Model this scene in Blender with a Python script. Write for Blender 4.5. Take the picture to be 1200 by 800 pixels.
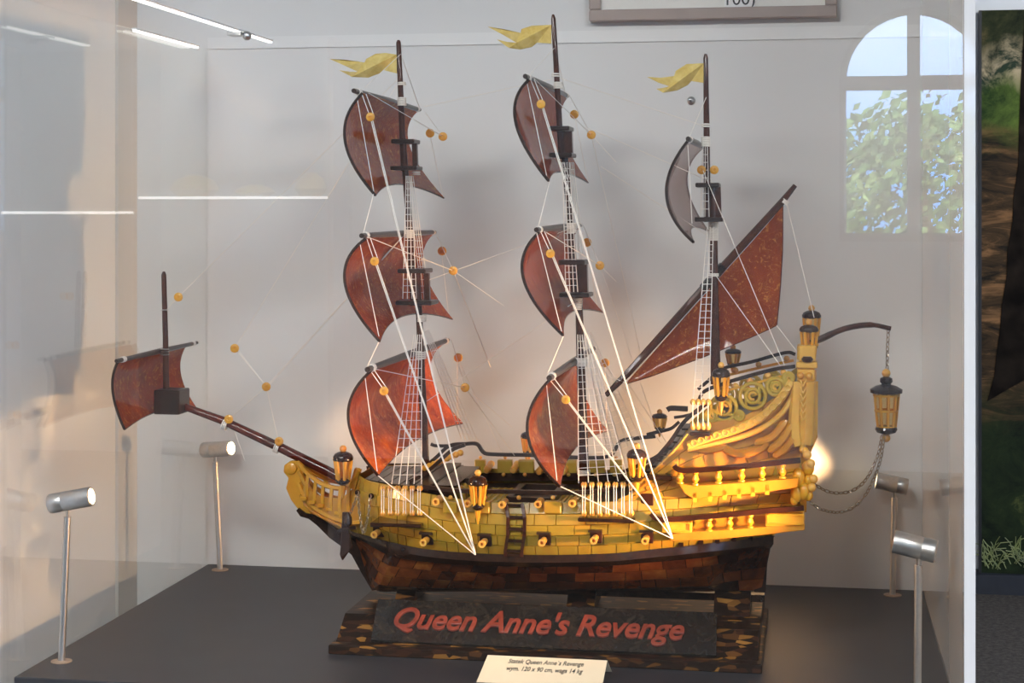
import bpy, bmesh, math, random
from mathutils import Vector as V, Matrix

random.seed(7)
for o in list(bpy.data.objects): bpy.data.objects.remove(o)
SC = bpy.context.scene
COL = SC.collection

# ------------------------------------------------------------------ camera
F, HY = 2000.0, 250.0                      # focal length in px (1200 wide), horizon row
CY, CH = -2.6, 0.662                       # camera distance and height over the table top
PSI = math.atan(350 / F)
SN, CS = math.sin(PSI), math.cos(PSI)
cam_d = bpy.data.cameras.new('camera'); cam = bpy.data.objects.new('camera', cam_d); COL.objects.link(cam)
cam.location = (0, CY, CH); cam.rotation_euler = (math.pi / 2, 0, PSI)
cam_d.sensor_width = 36; cam_d.lens = 36 * F / 1200; cam_d.shift_y = -150 / 1200
cam_d.clip_start = 0.05; cam_d.clip_end = 200
SC.camera = cam

# ------------------------------------------------------------------ sky, sun, exposure
w = bpy.data.worlds.new('sky'); SC.world = w; w.use_nodes = True
nt = w.node_tree; bg = nt.nodes['Background']
tc = nt.nodes.new('ShaderNodeTexCoord'); nz = nt.nodes.new('ShaderNodeTexNoise'); rp = nt.nodes.new('ShaderNodeValToRGB')
nz.inputs['Scale'].default_value = 3.0; nz.inputs['Detail'].default_value = 6
nt.links.new(tc.outputs['Generated'], nz.inputs['Vector']); nt.links.new(nz.outputs['Fac'], rp.inputs['Fac'])
rp.color_ramp.elements[0].position = .46; rp.color_ramp.elements[0].color = (.16, .42, 1, 1)
rp.color_ramp.elements[1].position = .72; rp.color_ramp.elements[1].color = (.80, .92, 1, 1)
nt.links.new(rp.outputs['Color'], bg.inputs['Color']); bg.inputs['Strength'].default_value = 8.0

sun_d = bpy.data.lights.new('sun', 'SUN'); sun_d.energy = 22; sun_d.angle = .01; sun_d.color = (1, .95, .85)
sun = bpy.data.objects.new('sun', sun_d); COL.objects.link(sun); sun.location = (0, 6, 12)
sun.rotation_euler = V((-.15, -1, -1.0)).to_track_quat('-Z', 'Y').to_euler()

SC.view_settings.view_transform = 'Standard'; SC.view_settings.look = 'None'
SC.view_settings.gamma = 1; SC.view_settings.use_curve_mapping = False
SC.view_settings.exposure = 0.0
SC.cycles.transparent_max_bounces = 32
SC.cycles.max_bounces = 10; SC.cycles.diffuse_bounces = 5
SC.cycles.sample_clamp_indirect = 6

SPOT_W = 15.0
CEIL_FILL_W = 108.0

# ------------------------------------------------------------------ helpers
def at(px, py, Y):
    "the point of the plane at depth Y that a pixel of the photograph shows"
    k = (px - 600) / F; m = (HY - py) / F
    t = (Y - CY) / (CS + SN * k)
    return V((t * (-SN + CS * k), Y, CH + t * m))
def mpp(px, Y): return (Y - CY) / (CS + SN * (px - 600) / F) / F

class MB:
    def __init__(s): s.v = []; s.f = []
    def add(s, vs, fs):
        n = len(s.v); s.v += [V(p) for p in vs]; s.f += [[i + n for i in f] for f in fs]; return s
    def box(s, c, d, M=None):
        c = V(c); h = V(d) / 2
        vs = [V((x * h.x, y * h.y, z * h.z)) for x in (-1, 1) for y in (-1, 1) for z in (-1, 1)]
        if M is not None: vs = [M @ p for p in vs]
        return s.add([c + p for p in vs], [(0, 1, 3, 2), (4, 6, 7, 5), (0, 4, 5, 1), (2, 3, 7, 6), (0, 2, 6, 4), (1, 5, 7, 3)])
    def b2(s, a, b): return s.box((V(a) + V(b)) / 2, [abs(q) for q in V(b) - V(a)])
    def tube(s, pts, r, n=8, cap=True, sq=False):
        pts = [V(p) for p in pts]; m = len(pts); rs = r if isinstance(r, (list, tuple)) else [r] * m
        vs = []; up = None
        for i in range(m):
            t = (pts[min(i + 1, m - 1)] - pts[max(i - 1, 0)]).normalized()
            if up is None: up = V((0, 0, 1)) if abs(t.z) < .9 else V((1, 0, 0))
            a = (up - t * up.dot(t)).normalized(); b = t.cross(a); up = a
            for j in range(n):
                q = 2 * math.pi * (j + (.5 if sq else 0)) / n
                vs.append(pts[i] + (a * math.cos(q) + b * math.sin(q)) * rs[i])
        fs = [(i * n + j, i * n + (j + 1) % n, (i + 1) * n + (j + 1) % n, (i + 1) * n + j) for i in range(m - 1) for j in range(n)]
        if cap: fs += [list(range(n))[::-1], [(m - 1) * n + j for j in range(n)]]
        return s.add(vs, fs)
    def lathe(s, prof, base, axis=(0, 0, 1), n=14):
        base = V(base); ax = V(axis).normalized()
        a = (V((1, 0, 0)) if abs(ax.x) < .9 else V((0, 1, 0))); a = (a - ax * a.dot(ax)).normalized(); b = ax.cross(a)
        vs = []; m = len(prof)
        for r, h in prof:
            for j in range(n):
                q = 2 * math.pi * j / n
                vs.append(base + ax * h + (a * math.cos(q) + b * math.sin(q)) * max(r, 1e-5))
        fs = [(i * n + j, i * n + (j + 1) % n, (i + 1) * n + (j + 1) % n, (i + 1) * n + j) for i in range(m - 1) for j in range(n)]
        fs += [list(range(n))[::-1], [(m - 1) * n + j for j in range(n)]]
        return s.add(vs, fs)
    def ball(s, c, r, n=10, sz=1.0):
        return s.lathe([(r * math.sin(math.pi * i / 8), -r * sz * math.cos(math.pi * i / 8)) for i in range(9)], c, n=n)
    def torus(s, c, R, r, axis='Y', n=20, k=6, a0=0, a1=2 * math.pi):
        c = V(c); pts = []
        full = abs(a1 - a0 - 2 * math.pi) < 1e-6
        for i in range(n + 1):
            q = a0 + (a1 - a0) * i / n
            d = {'Y': V((math.cos(q), 0, math.sin(q))), 'Z': V((math.cos(q), math.sin(q), 0)), 'X': V((0, math.cos(q), math.sin(q)))}[axis]
            pts.append(c + d * R)
        return s.tube(pts, r, k, cap=not full)
    def prism(s, poly, d):
        "a polygon of 3D points pushed by the vector d"
        n = len(poly); d = V(d)
        return s.add([V(p) for p in poly] + [V(p) + d for p in poly],
                     [list(range(n))[::-1], [n + i for i in range(n)]] + [(i, (i + 1) % n, n + (i + 1) % n, n + i) for i in range(n)])
    def shell(s, grid, th):
        "a grid of points as a sheet with thickness th (offset along normals)"
        R = len(grid); C = len(grid[0]); nm = []
        for i in range(R):
            for j in range(C):
                a = grid[min(i + 1, R - 1)][j] - grid[max(i - 1, 0)][j]; b = grid[i][min(j + 1, C - 1)] - grid[i][max(j - 1, 0)]
                nm.append(a.cross(b).normalized())
        fl = [p for row in grid for p in row]; N = R * C
        vs = [p + q * th / 2 for p, q in zip(fl, nm)] + [p - q * th / 2 for p, q in zip(fl, nm)]
        fs = []
        for i in range(R - 1):
            for j in range(C - 1):
                q = (i * C + j, i * C + j + 1, (i + 1) * C + j + 1, (i + 1) * C + j)
                fs += [q, tuple(N + x for x in reversed(q))]
        loop = [j for j in range(C)] + [i * C + C - 1 for i in range(1, R)] + [(R - 1) * C + j for j in range(C - 2, -1, -1)] + [i * C for i in range(R - 2, 0, -1)]
        for a, b in zip(loop, loop[1:] + loop[:1]): fs.append((a, N + a, N + b, b))
        return s.add(vs, fs)
    def build(s, name, mat, parent=None, smooth=False, org=None, bevel=0):
        o0 = V(org) if org is not None else (parent['_o'] if parent is not None and '_o' in parent else None)
        o0 = V(o0) if o0 is not None else V((0, 0, 0))
        me = bpy.data.meshes.new(name); me.from_pydata([tuple(p - o0) for p in s.v], [], s.f)
        bm = bmesh.new(); bm.from_mesh(me); bmesh.ops.recalc_face_normals(bm, faces=bm.faces)
        if bevel: bmesh.ops.bevel(bm, geom=list(bm.edges), offset=bevel, segments=1, affect='EDGES')
        if smooth:
            for f in bm.faces: f.smooth = True
            for e in bm.edges:
                if len(e.link_faces) == 2 and e.calc_face_angle(0) > .7: e.smooth = False
        bm.to_mesh(me); bm.free()
        me.materials.append(mat)
        ob = bpy.data.objects.new(name, me); COL.objects.link(ob)
        if parent is not None: ob.parent = parent; ob['_o'] = o0
        else: ob.location = o0; ob['_o'] = o0
        return ob

def empty(name, loc, label, cat, group=None):
    o = bpy.data.objects.new(name, None); COL.objects.link(o); o.location = loc; o['_o'] = V(loc)
    o.empty_display_size = .02
    return tag(o, label, cat, group)
def tag(o, label=None, cat=None, group=None, kind=None):
    for k, x in (('label', label), ('category', cat), ('group', group), ('kind', kind)):
        if x: o[k] = x
    return o
def cr(pts, n):
    "Catmull-Rom through points"
    pts = [V(p) for p in pts]; out = []; m = len(pts)
    for i in range(m - 1):
        p0 = pts[i - 1] if i else pts[0] * 2 - pts[1]; p1, p2 = pts[i], pts[i + 1]; p3 = pts[i + 2] if i + 2 < m else p2 * 2 - p1
        for j in range(n):
            t = j / n
            out.append(.5 * ((2 * p1) + (p2 - p0) * t + (2 * p0 - 5 * p1 + 4 * p2 - p3) * t * t + (3 * p1 - p0 - 3 * p2 + p3) * t ** 3))
    return out + [pts[-1]]

# ------------------------------------------------------------------ materials
MAT = {}
def nodes(name):
    m = bpy.data.materials.new(name); m.use_nodes = True; t = m.node_tree
    MAT[name] = m
    return m, t, t.nodes['Principled BSDF'], t.nodes['Material Output']
def N(t, typ, **kw):
    n = t.nodes.new(typ)
    for k, x in kw.items():
        if k in n.inputs: n.inputs[k].default_value = x
        else: setattr(n, k, x)
    return n
def ramp(t, fac, stops):
    r = N(t, 'ShaderNodeValToRGB'); e = r.color_ramp.elements
    while len(e) < len(stops): e.new(.5)
    for el, (p, c) in zip(e, stops): el.position = p; el.color = (*c, 1)
    t.links.new(fac, r.inputs['Fac']); return r.outputs['Color']
def mix(t, fac, a, b, mode='MIX'):
    n = N(t, 'ShaderNodeMix', data_type='RGBA', blend_type=mode)
    for sock, x in ((n.inputs[0], fac), (n.inputs[6], a), (n.inputs[7], b)):
        if isinstance(x, (int, float)): sock.default_value = x
        elif isinstance(x, tuple): sock.default_value = (*x, 1)
        else: t.links.new(x, sock)
    return n.outputs[2]
def obco(t): return N(t, 'ShaderNodeTexCoord').outputs['Object']
def noise(t, sc, det=3, rough=.5, dist=0, co=None):
    n = N(t, 'ShaderNodeTexNoise', Scale=sc, Detail=det, Roughness=rough, Distortion=dist)
    t.links.new(co or obco(t), n.inputs['Vector']); return n.outputs['Fac']
def bump(t, b, h, st, dist=.002):
    n = N(t, 'ShaderNodeBump', Strength=st, Distance=dist); t.links.new(h, n.inputs['Height']); t.links.new(n.outputs[0], b.inputs['Normal'])
def plain(name, c, rough=.5, metal=0, spec=.5, coat=0, nscale=0, namt=.15, bmp=0):
    m, t, b, o = nodes(name)
    b.inputs['Roughness'].default_value = rough; b.inputs['Metallic'].default_value = metal
    b.inputs['Specular IOR Level'].default_value = spec; b.inputs['Coat Weight'].default_value = coat; b.inputs['Coat Roughness'].default_value = .06
    if nscale:
        f = noise(t, nscale, 5)
        t.links.new(ramp(t, f, [(.3, tuple(x * (1 - namt) for x in c)), (.7, tuple(min(1, x * (1 + namt)) for x in c))]), b.inputs['Base Color'])
        if bmp: bump(t, b, f, bmp)
    else: b.inputs['Base Color'].default_value = (*c, 1)
    return m
def amber(name, stops, sss=.35, rough=.32, scale=30, rnd=.5, trans=0):
    "polished amber: colour by piece and by cloudy noise, a little light bleeding through"
    m, t, b, o = nodes(name)
    oi = N(t, 'ShaderNodeObjectInfo')
    f = noise(t, scale, 4, .6, .4)
    mm = N(t, 'ShaderNodeMath', operation='MULTIPLY_ADD'); t.links.new(oi.outputs['Random'], mm.inputs[0]); mm.inputs[1].default_value = rnd
    m2 = N(t, 'ShaderNodeMath', operation='MULTIPLY'); t.links.new(f, m2.inputs[0]); m2.inputs[1].default_value = 1 - rnd * .5
    t.links.new(m2.outputs[0], mm.inputs[2])
    m3 = N(t, 'ShaderNodeMath', operation='SUBTRACT'); t.links.new(mm.outputs[0], m3.inputs[0]); m3.inputs[1].default_value = rnd * .3
    c = ramp(t, m3.outputs[0], stops)
    t.links.new(c, b.inputs['Base Color'])
    b.inputs['Roughness'].default_value = rough; b.inputs['Coat Weight'].default_value = .10 if sss else .08; b.inputs['Coat Roughness'].default_value = .08
    if not sss: b.inputs['Specular IOR Level'].default_value = .28
    if sss:
        b.inputs['Subsurface Weight'].default_value = sss; b.inputs['Subsurface Radius'].default_value = (1, .5, .1); b.inputs['Subsurface Scale'].default_value = .012
    bump(t, b, noise(t, scale * 4, 3), .12, .001)
    return m
def sail_mat(name, dark, light, clear, fleck):
    "thin pressed amber: partly see-through, light comes through it, gold flecks inside, polished faces"
    m, t, b, o = nodes(name); t.nodes.remove(b)
    co = obco(t)
    big = noise(t, 20, 6, .62, 1.2, co); mp = N(t, 'ShaderNodeMapping'); mp.inputs['Scale'].default_value = (1, .8, 1); t.links.new(co, mp.inputs[0])
    fl = noise(t, 95, 6, .75, 1.8, mp.outputs[0])
    base = ramp(t, big, [(.32, dark), (.68, light)])
    ff = N(t, 'ShaderNodeMapRange', **{'From Min': .54, 'From Max': .66}); t.links.new(fl, ff.inputs['Value'])
    fm = N(t, 'ShaderNodeMath', operation='MULTIPLY'); t.links.new(ff.outputs[0], fm.inputs[0]); fm.inputs[1].default_value = fleck
    c = mix(t, fm.outputs[0], base, (.95, .50, .09))
    df = N(t, 'ShaderNodeBsdfDiffuse'); tl = N(t, 'ShaderNodeBsdfTranslucent'); tp = N(t, 'ShaderNodeBsdfTransparent'); gl = N(t, 'ShaderNodeBsdfGlossy', Roughness=.05)
    t.links.new(c, df.inputs['Color'])
    t.links.new(mix(t, .45, c, (.95, .28, .04)), tl.inputs['Color'])
    tp.inputs['Color'].default_value = (*[min(1, .5 + x) for x in light], 1) if clear > .4 else (.62, .20, .08, 1)
    a = N(t, 'ShaderNodeMixShader', Fac=.5); t.links.new(df.outputs[0], a.inputs[1]); t.links.new(tl.outputs[0], a.inputs[2])
    a2 = N(t, 'ShaderNodeMixShader', Fac=clear); t.links.new(a.outputs[0], a2.inputs[1]); t.links.new(tp.outputs[0], a2.inputs[2])
    fr0 = schlick(t, .03); frm = N(t, 'ShaderNodeMath', operation='MULTIPLY'); t.links.new(fr0, frm.inputs[0]); frm.inputs[1].default_value = .5; fr = frm.outputs[0]
    a3 = N(t, 'ShaderNodeMixShader'); t.links.new(fr, a3.inputs[0]); t.links.new(a2.outputs[0], a3.inputs[1]); t.links.new(gl.outputs[0], a3.inputs[2])
    t.links.new(a3.outputs[0], o.inputs['Surface'])
    return m
def schlick(t, f0):
    lw = N(t, 'ShaderNodeLayerWeight', Blend=.5)
    p = N(t, 'ShaderNodeMath', operation='POWER'); t.links.new(lw.outputs['Facing'], p.inputs[0]); p.inputs[1].default_value = 5
    q = N(t, 'ShaderNodeMath', operation='MULTIPLY_ADD'); t.links.new(p.outputs[0], q.inputs[0]); q.inputs[1].default_value = 1 - f0; q.inputs[2].default_value = f0
    return q.outputs[0]
def glass_mat(name, f0, tint=(.99, 1, .995)):
    m, t, b, o = nodes(name); t.nodes.remove(b)
    tp = N(t, 'ShaderNodeBsdfTransparent'); tp.inputs[0].default_value = (*tint, 1)
    gl = N(t, 'ShaderNodeBsdfGlossy', Roughness=0.0); gl.inputs[0].default_value = (1, 1, 1, 1)
    mx = N(t, 'ShaderNodeMixShader'); t.links.new(schlick(t, f0), mx.inputs[0]); t.links.new(tp.outputs[0], mx.inputs[1]); t.links.new(gl.outputs[0], mx.inputs[2])
    t.links.new(mx.outputs[0], o.inputs['Surface']); return m
def emit(name, c, s):
    m, t, b, o = nodes(name); b.inputs['Base Color'].default_value = (*c, 1); b.inputs['Emission Color'].default_value = (*c, 1); b.inputs['Emission Strength'].default_value = s; return m

YEL = [(.10, (.30, .20, .022)), (.40, (.40, .25, .026)), (.65, (.46, .26, .026)), (.95, (.55, .24, .018))]
amber('amber_yellow', YEL)
amber('amber_gold', [(.2, (.66, .28, .015)), (.8, (.78, .40, .04))], rnd=.2)
amber('amber_honey', [(.2, (.46, .17, .012)), (.8, (.62, .31, .03))], rnd=.35, scale=22)
amber('amber_olive', [(.2, (.40, .26, .03)), (.8, (.55, .38, .06))], rnd=.3)
amber('amber_carved', [(.2, (.60, .30, .04)), (.8, (.75, .44, .09))], rnd=.2, scale=50)
amber('amber_bead', [(.2, (.62, .28, .05)), (.8, (.80, .45, .10))], rnd=.3, scale=60)
amber('amber_hull', [(.12, (.015, .006, .004)), (.36, (.07, .018, .006)), (.68, (.18, .045, .010)), (.97, (.30, .12, .025))], sss=0, rnd=.6, scale=45, rough=.22)
amber('amber_black', [(.25, (.010, .006, .005)), (.75, (.045, .020, .012))], sss=0, rnd=.2, scale=90, rough=.15)
amber('amber_rail', [(.25, (.014, .009, .008)), (.8, (.055, .028, .018))], sss=0, rnd=.1, scale=70, rough=.3)
amber('amber_cherry', [(.25, (.035, .006, .004)), (.8, (.16, .025, .010))], sss=0, rnd=.1, scale=40, rough=.1)
amber('amber_mast', [(.25, (.022, .007, .005)), (.8, (.11, .032, .014))], sss=0, rnd=.15, scale=55, rough=.14)
amber('amber_flag', [(.3, (.56, .38, .08)), (.7, (.80, .64, .24))], sss=0, rnd=.1, scale=60, rough=.12)
amber('amber_window', [(.3, (.014, .005, .004)), (.85, (.07, .018, .008))], sss=0, rnd=.2)
sail_mat('sail_russet', (.17, .020, .005), (.40, .070, .014), .08, .9)
sail_mat('sail_orange', (.26, .030, .005), (.80, .21, .02), .04, .9)
sail_mat('sail_lateen', (.22, .036, .006), (.46, .100, .018), .03, 1.0)
sail_mat('sail_plum', (.20, .028, .012), (.38, .085, .04), .20, .6)
sail_mat('sail_smoky', (.14, .07, .06), (.30, .22, .20), .72, .10)
sail_mat('sail_brown', (.17, .026, .008), (.36, .075, .02), .05, .8)
m, t, b, o = nodes('stand_amber')
f = noise(t, 60, 5, .6, 1); vo = N(t, 'ShaderNodeTexVoronoi', Scale=120, Randomness=1); mp = N(t, 'ShaderNodeMapping'); mp.inputs['Scale'].default_value = (.45, 1, 1.3); t.links.new(obco(t), mp.inputs[0]); t.links.new(mp.outputs[0], vo.inputs['Vector'])
cc = N(t, 'ShaderNodeSeparateColor'); t.links.new(vo.outputs['Color'], cc.inputs[0])
t.links.new(ramp(t, cc.outputs[0], [(.5, (.012, .006, .004)), (.80, (.04, .015, .008)), (.92, (.12, .05, .012)), (1, (.30, .14, .03))]), b.inputs['Base Color'])
b.inputs['Roughness'].default_value = .4; b.inputs['Specular IOR Level'].default_value = .12; bump(t, b, f, .15, .001)
m, t, b, o = nodes('plate_amber')
f = noise(t, 40, 6, .7, 1.5); mp = N(t, 'ShaderNodeMapping'); mp.inputs['Scale'].default_value = (1, .5, .5)
t.links.new(ramp(t, f, [(.35, (.008, .008, .009)), (.6, (.022, .018, .015)), (.75, (.08, .055, .03))]), b.inputs['Base Color']); b.inputs['Roughness'].default_value = .16; bump(t, b, noise(t, 70, 5, .7), .35, .002)
plain('letter_red', (.22, .040, .024), .22, coat=.3, nscale=60, namt=.3)
plain('thread', (.85, .80, .74), .6)
plain('chain_metal', (.42, .34, .26), .32, metal=1, nscale=80)
plain('silver_metal', (.62, .61, .60), .38, metal=1, nscale=200, namt=.06)
plain('steel', (.6, .6, .58), .3, metal=1)
plain('table_black', (.024, .026, .034), .46, nscale=14, namt=.12, bmp=.03)
plain('washer_brown', (.34, .24, .17), .45, nscale=60, namt=.3)
plain('plaster', (.74, .74, .74), .75, nscale=1.5, namt=.03, bmp=.01)
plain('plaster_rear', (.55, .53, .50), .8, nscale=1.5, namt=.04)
plain('panel_white', (.80, .80, .80), .5, nscale=2, namt=.02)
m = plain('panel_gloss', (.62, .62, .62), .04, nscale=2, namt=.02)
plain('ceiling_paint', (.62, .62, .62), .85, nscale=2, namt=.02)
plain('frame_taupe', (.36, .29, .26), .5, nscale=20, namt=.08)
plain('paper_mat', (.80, .78, .74), .7, nscale=60, namt=.02)
plain('paper_cream', (.86, .72, .52), .7, nscale=40, namt=.02)
plain('paper_white', (.85, .84, .84), .7, nscale=40, namt=.02)
plain('ink', (.02, .02, .025), .6)
plain('black_trim', (.012, .012, .013), .4, nscale=30)
plain('dark_base', (.018, .019, .024), .5, nscale=20)
plain('bark', (.06, .04, .025), .9, nscale=8, namt=.4)
m, t, b, o = nodes('carpet'); f = noise(t, 55, 8, .8)
t.links.new(ramp(t, f, [(.38, (.022, .020, .018)), (.66, (.075, .066, .058))]), b.inputs['Base Color']); b.inputs['Roughness'].default_value = .95; b.inputs['Specular IOR Level'].default_value = .1
m, t, b, o = nodes('leaves'); f = noise(t, 5, 6, .7)
t.links.new(ramp(t, f, [(.3, (.05, .12, .02)), (.5, (.16, .28, .06)), (.7, (.40, .48, .14))]), b.inputs['Base Color']); b.inputs['Roughness'].default_value = .6
m, t, b, o = nodes('grass_ground'); f = noise(t, 1.2, 6, .7)
t.links.new(ramp(t, f, [(.3, (.06, .14, .03)), (.7, (.18, .27, .07))]), b.inputs['Base Color'])
glass_mat('case_glass', .055)
glass_mat('window_glass', .03)
glass_mat('amber_pane', .05, (.93, .80, .50))
emit('lamp_glow', (1, .80, .48), 14)
emit('led_edge', (1, .98, .95), 3.5)
emit('led_glow', (1, .98, .95), 2.2)
emit('ceiling_fill_glow', (1, .97, .92), 5)

# flat print: a pine forest with a sandy slope
m, t, b, o = nodes('forest_print')
co = obco(t); sp = N(t, 'ShaderNodeSeparateXYZ'); t.links.new(co, sp.inputs[0])
n1 = noise(t, 7, 8, .75, .5, co); n2 = noise(t, 3, 5, .6, .6, co)
mpz = N(t, 'ShaderNodeMapping'); mpz.inputs['Scale'].default_value = (1.6, 1, 6); t.links.new(co, mpz.inputs[0]); n3 = noise(t, 3, 6, .65, .8, mpz.outputs[0])
hz = N(t, 'ShaderNodeMath', operation='MULTIPLY_ADD'); t.links.new(n2, hz.inputs[0]); hz.inputs[1].default_value = .35; t.links.new(sp.outputs['Z'], hz.inputs[2])
pines = ramp(t, n1, [(.40, (.006, .009, .004)), (.56, (.03, .035, .012)), (.70, (.10, .075, .03)), (.8, (.16, .20, .28))])
skyc = ramp(t, n1, [(.42, (.02, .035, .02)), (.55, (.42, .33, .20))])
bush = ramp(t, n1, [(.35, (.012, .03, .006)), (.68, (.10, .15, .025))])
sand = ramp(t, n3, [(.36, (.010, .008, .005)), (.50, (.05, .028, .012)), (.68, (.22, .11, .045))])
grs = ramp(t, n1, [(.35, (.003, .006, .003)), (.60, (.016, .026, .008)), (.78, (.10, .11, .03))])
def step(z, wd=.06):
    n = N(t, 'ShaderNodeMapRange', **{'From Min': z - wd, 'From Max': z + wd}); t.links.new(hz.outputs[0], n.inputs['Value']); return n.outputs[0]
c = mix(t, step(.80, .12), grs, sand); c = mix(t, step(1.82), c, bush); c = mix(t, step(2.02, .04), c, skyc); c = mix(t, step(2.14, .05), c, pines)
t.links.new(c, b.inputs['Base Color']); b.inputs['Roughness'].default_value = .7; b.inputs['Specular IOR Level'].default_value = .15
plain('print_trunk', (.010, .007, .005), .9, spec=.1, nscale=14, namt=.7)
plain('print_grass', (.12, .14, .04), .6, nscale=20, namt=.4)

# ------------------------------------------------------------------ room
ZF, ZC = -.80, 2.25          # floor, ceiling
XR, YB, YR = 4.0, .48, -8.0  # right wall, wall behind the case, rear wall
def S(o, lab=None): return tag(o, kind='structure', label=lab)
S(MB().b2((-6.2, YR - .3, ZF - .1), (XR + .2, 4.5, ZF)).build('floor', MAT['carpet']))
S(MB().b2((-6.2, YR - .3, ZC), (XR + .2, 4.5, ZC + .1)).build('ceiling', MAT['ceiling_paint']))
S(MB().b2((-1.27, YB, ZF), (.207, YB + .1, ZC)).build('wall_back', MAT['plaster']))
S(MB().b2((-1.40, -.62, ZF), (-1.27, YB + .1, ZC)).build('wall_left', MAT['plaster']))
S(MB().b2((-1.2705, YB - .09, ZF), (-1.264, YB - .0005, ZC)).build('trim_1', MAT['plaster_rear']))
S(MB().b2((-6.2, 4.2, ZF), (XR + .2, 4.3, ZC)).build('wall_hall', MAT['plaster']))
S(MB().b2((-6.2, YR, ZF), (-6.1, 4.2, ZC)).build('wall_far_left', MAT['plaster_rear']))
S(MB().b2((.207, 4.17, ZF), (XR, 4.2, ZF + .09)).build('baseboard_hall', MAT['dark_base']))

def arch_wall(name, T, L, wins, h0, h1, arched=True):
    "a wall with openings; T(a, d, z) turns along, depth, height into a point. wins: (centre, halfwidth, sill, spring)"
    mb = MB()
    def blk(a0, a1, z0, z1, z2=None, z3=None):
        z2 = z0 if z2 is None else z2; z3 = z1 if z3 is None else z3
        vs = [T(a, d, z) for a, zz in ((a0, (z0, z1)), (a1, (z2, z3))) for d in (0, .25) for z in zz]
        mb.add(vs, [(0, 1, 3, 2), (4, 6, 7, 5), (0, 4, 5, 1), (2, 3, 7, 6), (0, 2, 6, 4), (1, 5, 7, 3)])
    a = L[0]
    for c, hw, sill, spr in wins:
        blk(a, c - hw, h0, h1); blk(c - hw, c + hw, h0, sill)
        n = 14
        for i in range(n):
            q0, q1 = math.pi * (1 - i / n), math.pi * (1 - (i + 1) / n)
            if arched: blk(c + hw * math.cos(q0), c + hw * math.cos(q1), spr + hw * math.sin(q0), h1, spr + hw * math.sin(q1), h1)
        if not arched: blk(c - hw, c + hw, spr, h1)
        a = c + hw
    blk(a, L[1], h0, h1)
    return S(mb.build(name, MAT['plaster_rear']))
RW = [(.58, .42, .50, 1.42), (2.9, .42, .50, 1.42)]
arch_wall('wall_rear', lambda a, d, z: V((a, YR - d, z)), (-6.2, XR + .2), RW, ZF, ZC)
SW = [(-6.0, .7, -.1, 1.9), (-3.6, .7, -.1, 1.9), (-1.2, .7, -.1, 1.9), (2.0, .8, -.1, 1.9)]  # windows added in the unseen right wall, sized to brighten the room
arch_wall('wall_right', lambda a, d, z: V((XR + d, a, z)), (YR, 4.3), SW, ZF, ZC, False)
def portal(loc, rot, sx, sy):
    l = bpy.data.lights.new('daylight_portal', 'AREA'); l.shape = 'RECTANGLE'; l.size = sx; l.size_y = sy; l.cycles.is_portal = True
    o = bpy.data.objects.new('daylight_portal', l); COL.objects.link(o); o.location = loc; o.rotation_euler = rot
wn = 1
for c, hw, sill, spr in RW:
    fr = MB(); y = YR - .12
    arc = [V((c + hw * math.cos(math.pi * i / 16) * .97, y, spr + hw * math.sin(math.pi * i / 16) * .97)) for i in range(17)]
    fr.tube([V((c + hw * .97, y, sill))] + arc + [V((c - hw * .97, y, sill))], .03, 6)
    fr.b2((c - .035, y - .03, sill), (c + .035, y + .03, spr + hw)); fr.b2((c - hw, y - .03, spr - .05), (c + hw, y + .03, spr + .03)); fr.b2((c - hw, y - .03, sill), (c + hw, y + .03, sill + .05))
    wo = S(fr.build('window_%d' % wn, MAT['frame_taupe'])); wn += 1
    MB().prism([V((c - hw, y + .004, sill)), V((c + hw, y + .004, sill))] + [V((c + hw * math.cos(math.pi * i / 16), y + .004, spr + hw * math.sin(math.pi * i / 16))) for i in range(17)], (0, -.006, 0)).build('pane', MAT['window_glass'], wo)
    portal((c, YR - .28, (sill + spr + hw) / 2), (math.radians(90), 0, 0), hw * 2.1, spr + hw - sill + .05)
for c, hw, sill, spr in SW:
    fr = MB(); x = XR + .12
    for a in (-hw, 0, hw): fr.b2((x - .03, c + a - .03, sill), (x + .03, c + a + .03, spr))
    for z in (sill, spr): fr.b2((x - .03, c - hw, z - .03), (x + .03, c + hw, z + .03))
    wo = S(fr.build('window_%d' % wn, MAT['panel_white'])); wn += 1
    MB().b2((x - .003, c - hw, sill), (x + .003, c + hw, spr)).build('pane', MAT['window_glass'], wo)
    portal((XR + .28, c, (sill + spr) / 2), (0, math.radians(90), 0), spr - sill, hw * 2)
MB_ = MB().b2((-40, -40, -1.1), (40, YR - .3, -1.0)); S(MB_.build('ground', MAT['grass_ground']))

# trees outside the rear windows (they show in the glass of the case)
def tree(x, y, h, r, label):
    e = empty('tree', (x, y, -1.0), label, 'tree')
    MB().tube([V((x, y, -1)), V((x + .1, y, h * .4 - 1)), V((x, y, h * .8 - 1))], [.12, .09, .03], 7).build('trunk', MAT['bark'], e, True)
    mb = MB()
    for i in range(5200):
        d = V((random.gauss(0, 1), random.gauss(0, 1), random.gauss(0, 1))).normalized() * r * random.uniform(.75, 1) * (.86 + .14 * math.sin(7 * i))
        p = V((x, y, h - r * 1.25 - 1)) + V((d.x, d.y, d.z * 1.25)); q_ = random.uniform(.03, .085)
        a = V((random.gauss(0, 1), random.gauss(0, 1), random.gauss(0, 1))).normalized(); q = a.orthogonal().normalized(); u = a.cross(q)
        mb.add([p - q * q_, p + u * q_ * .5 + a * q_ * .2, p + q * q_, p - u * q_ * .5], [(0, 1, 2, 3)])
    tag(mb.build('foliage', MAT['leaves'], e), kind='stuff')
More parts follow.
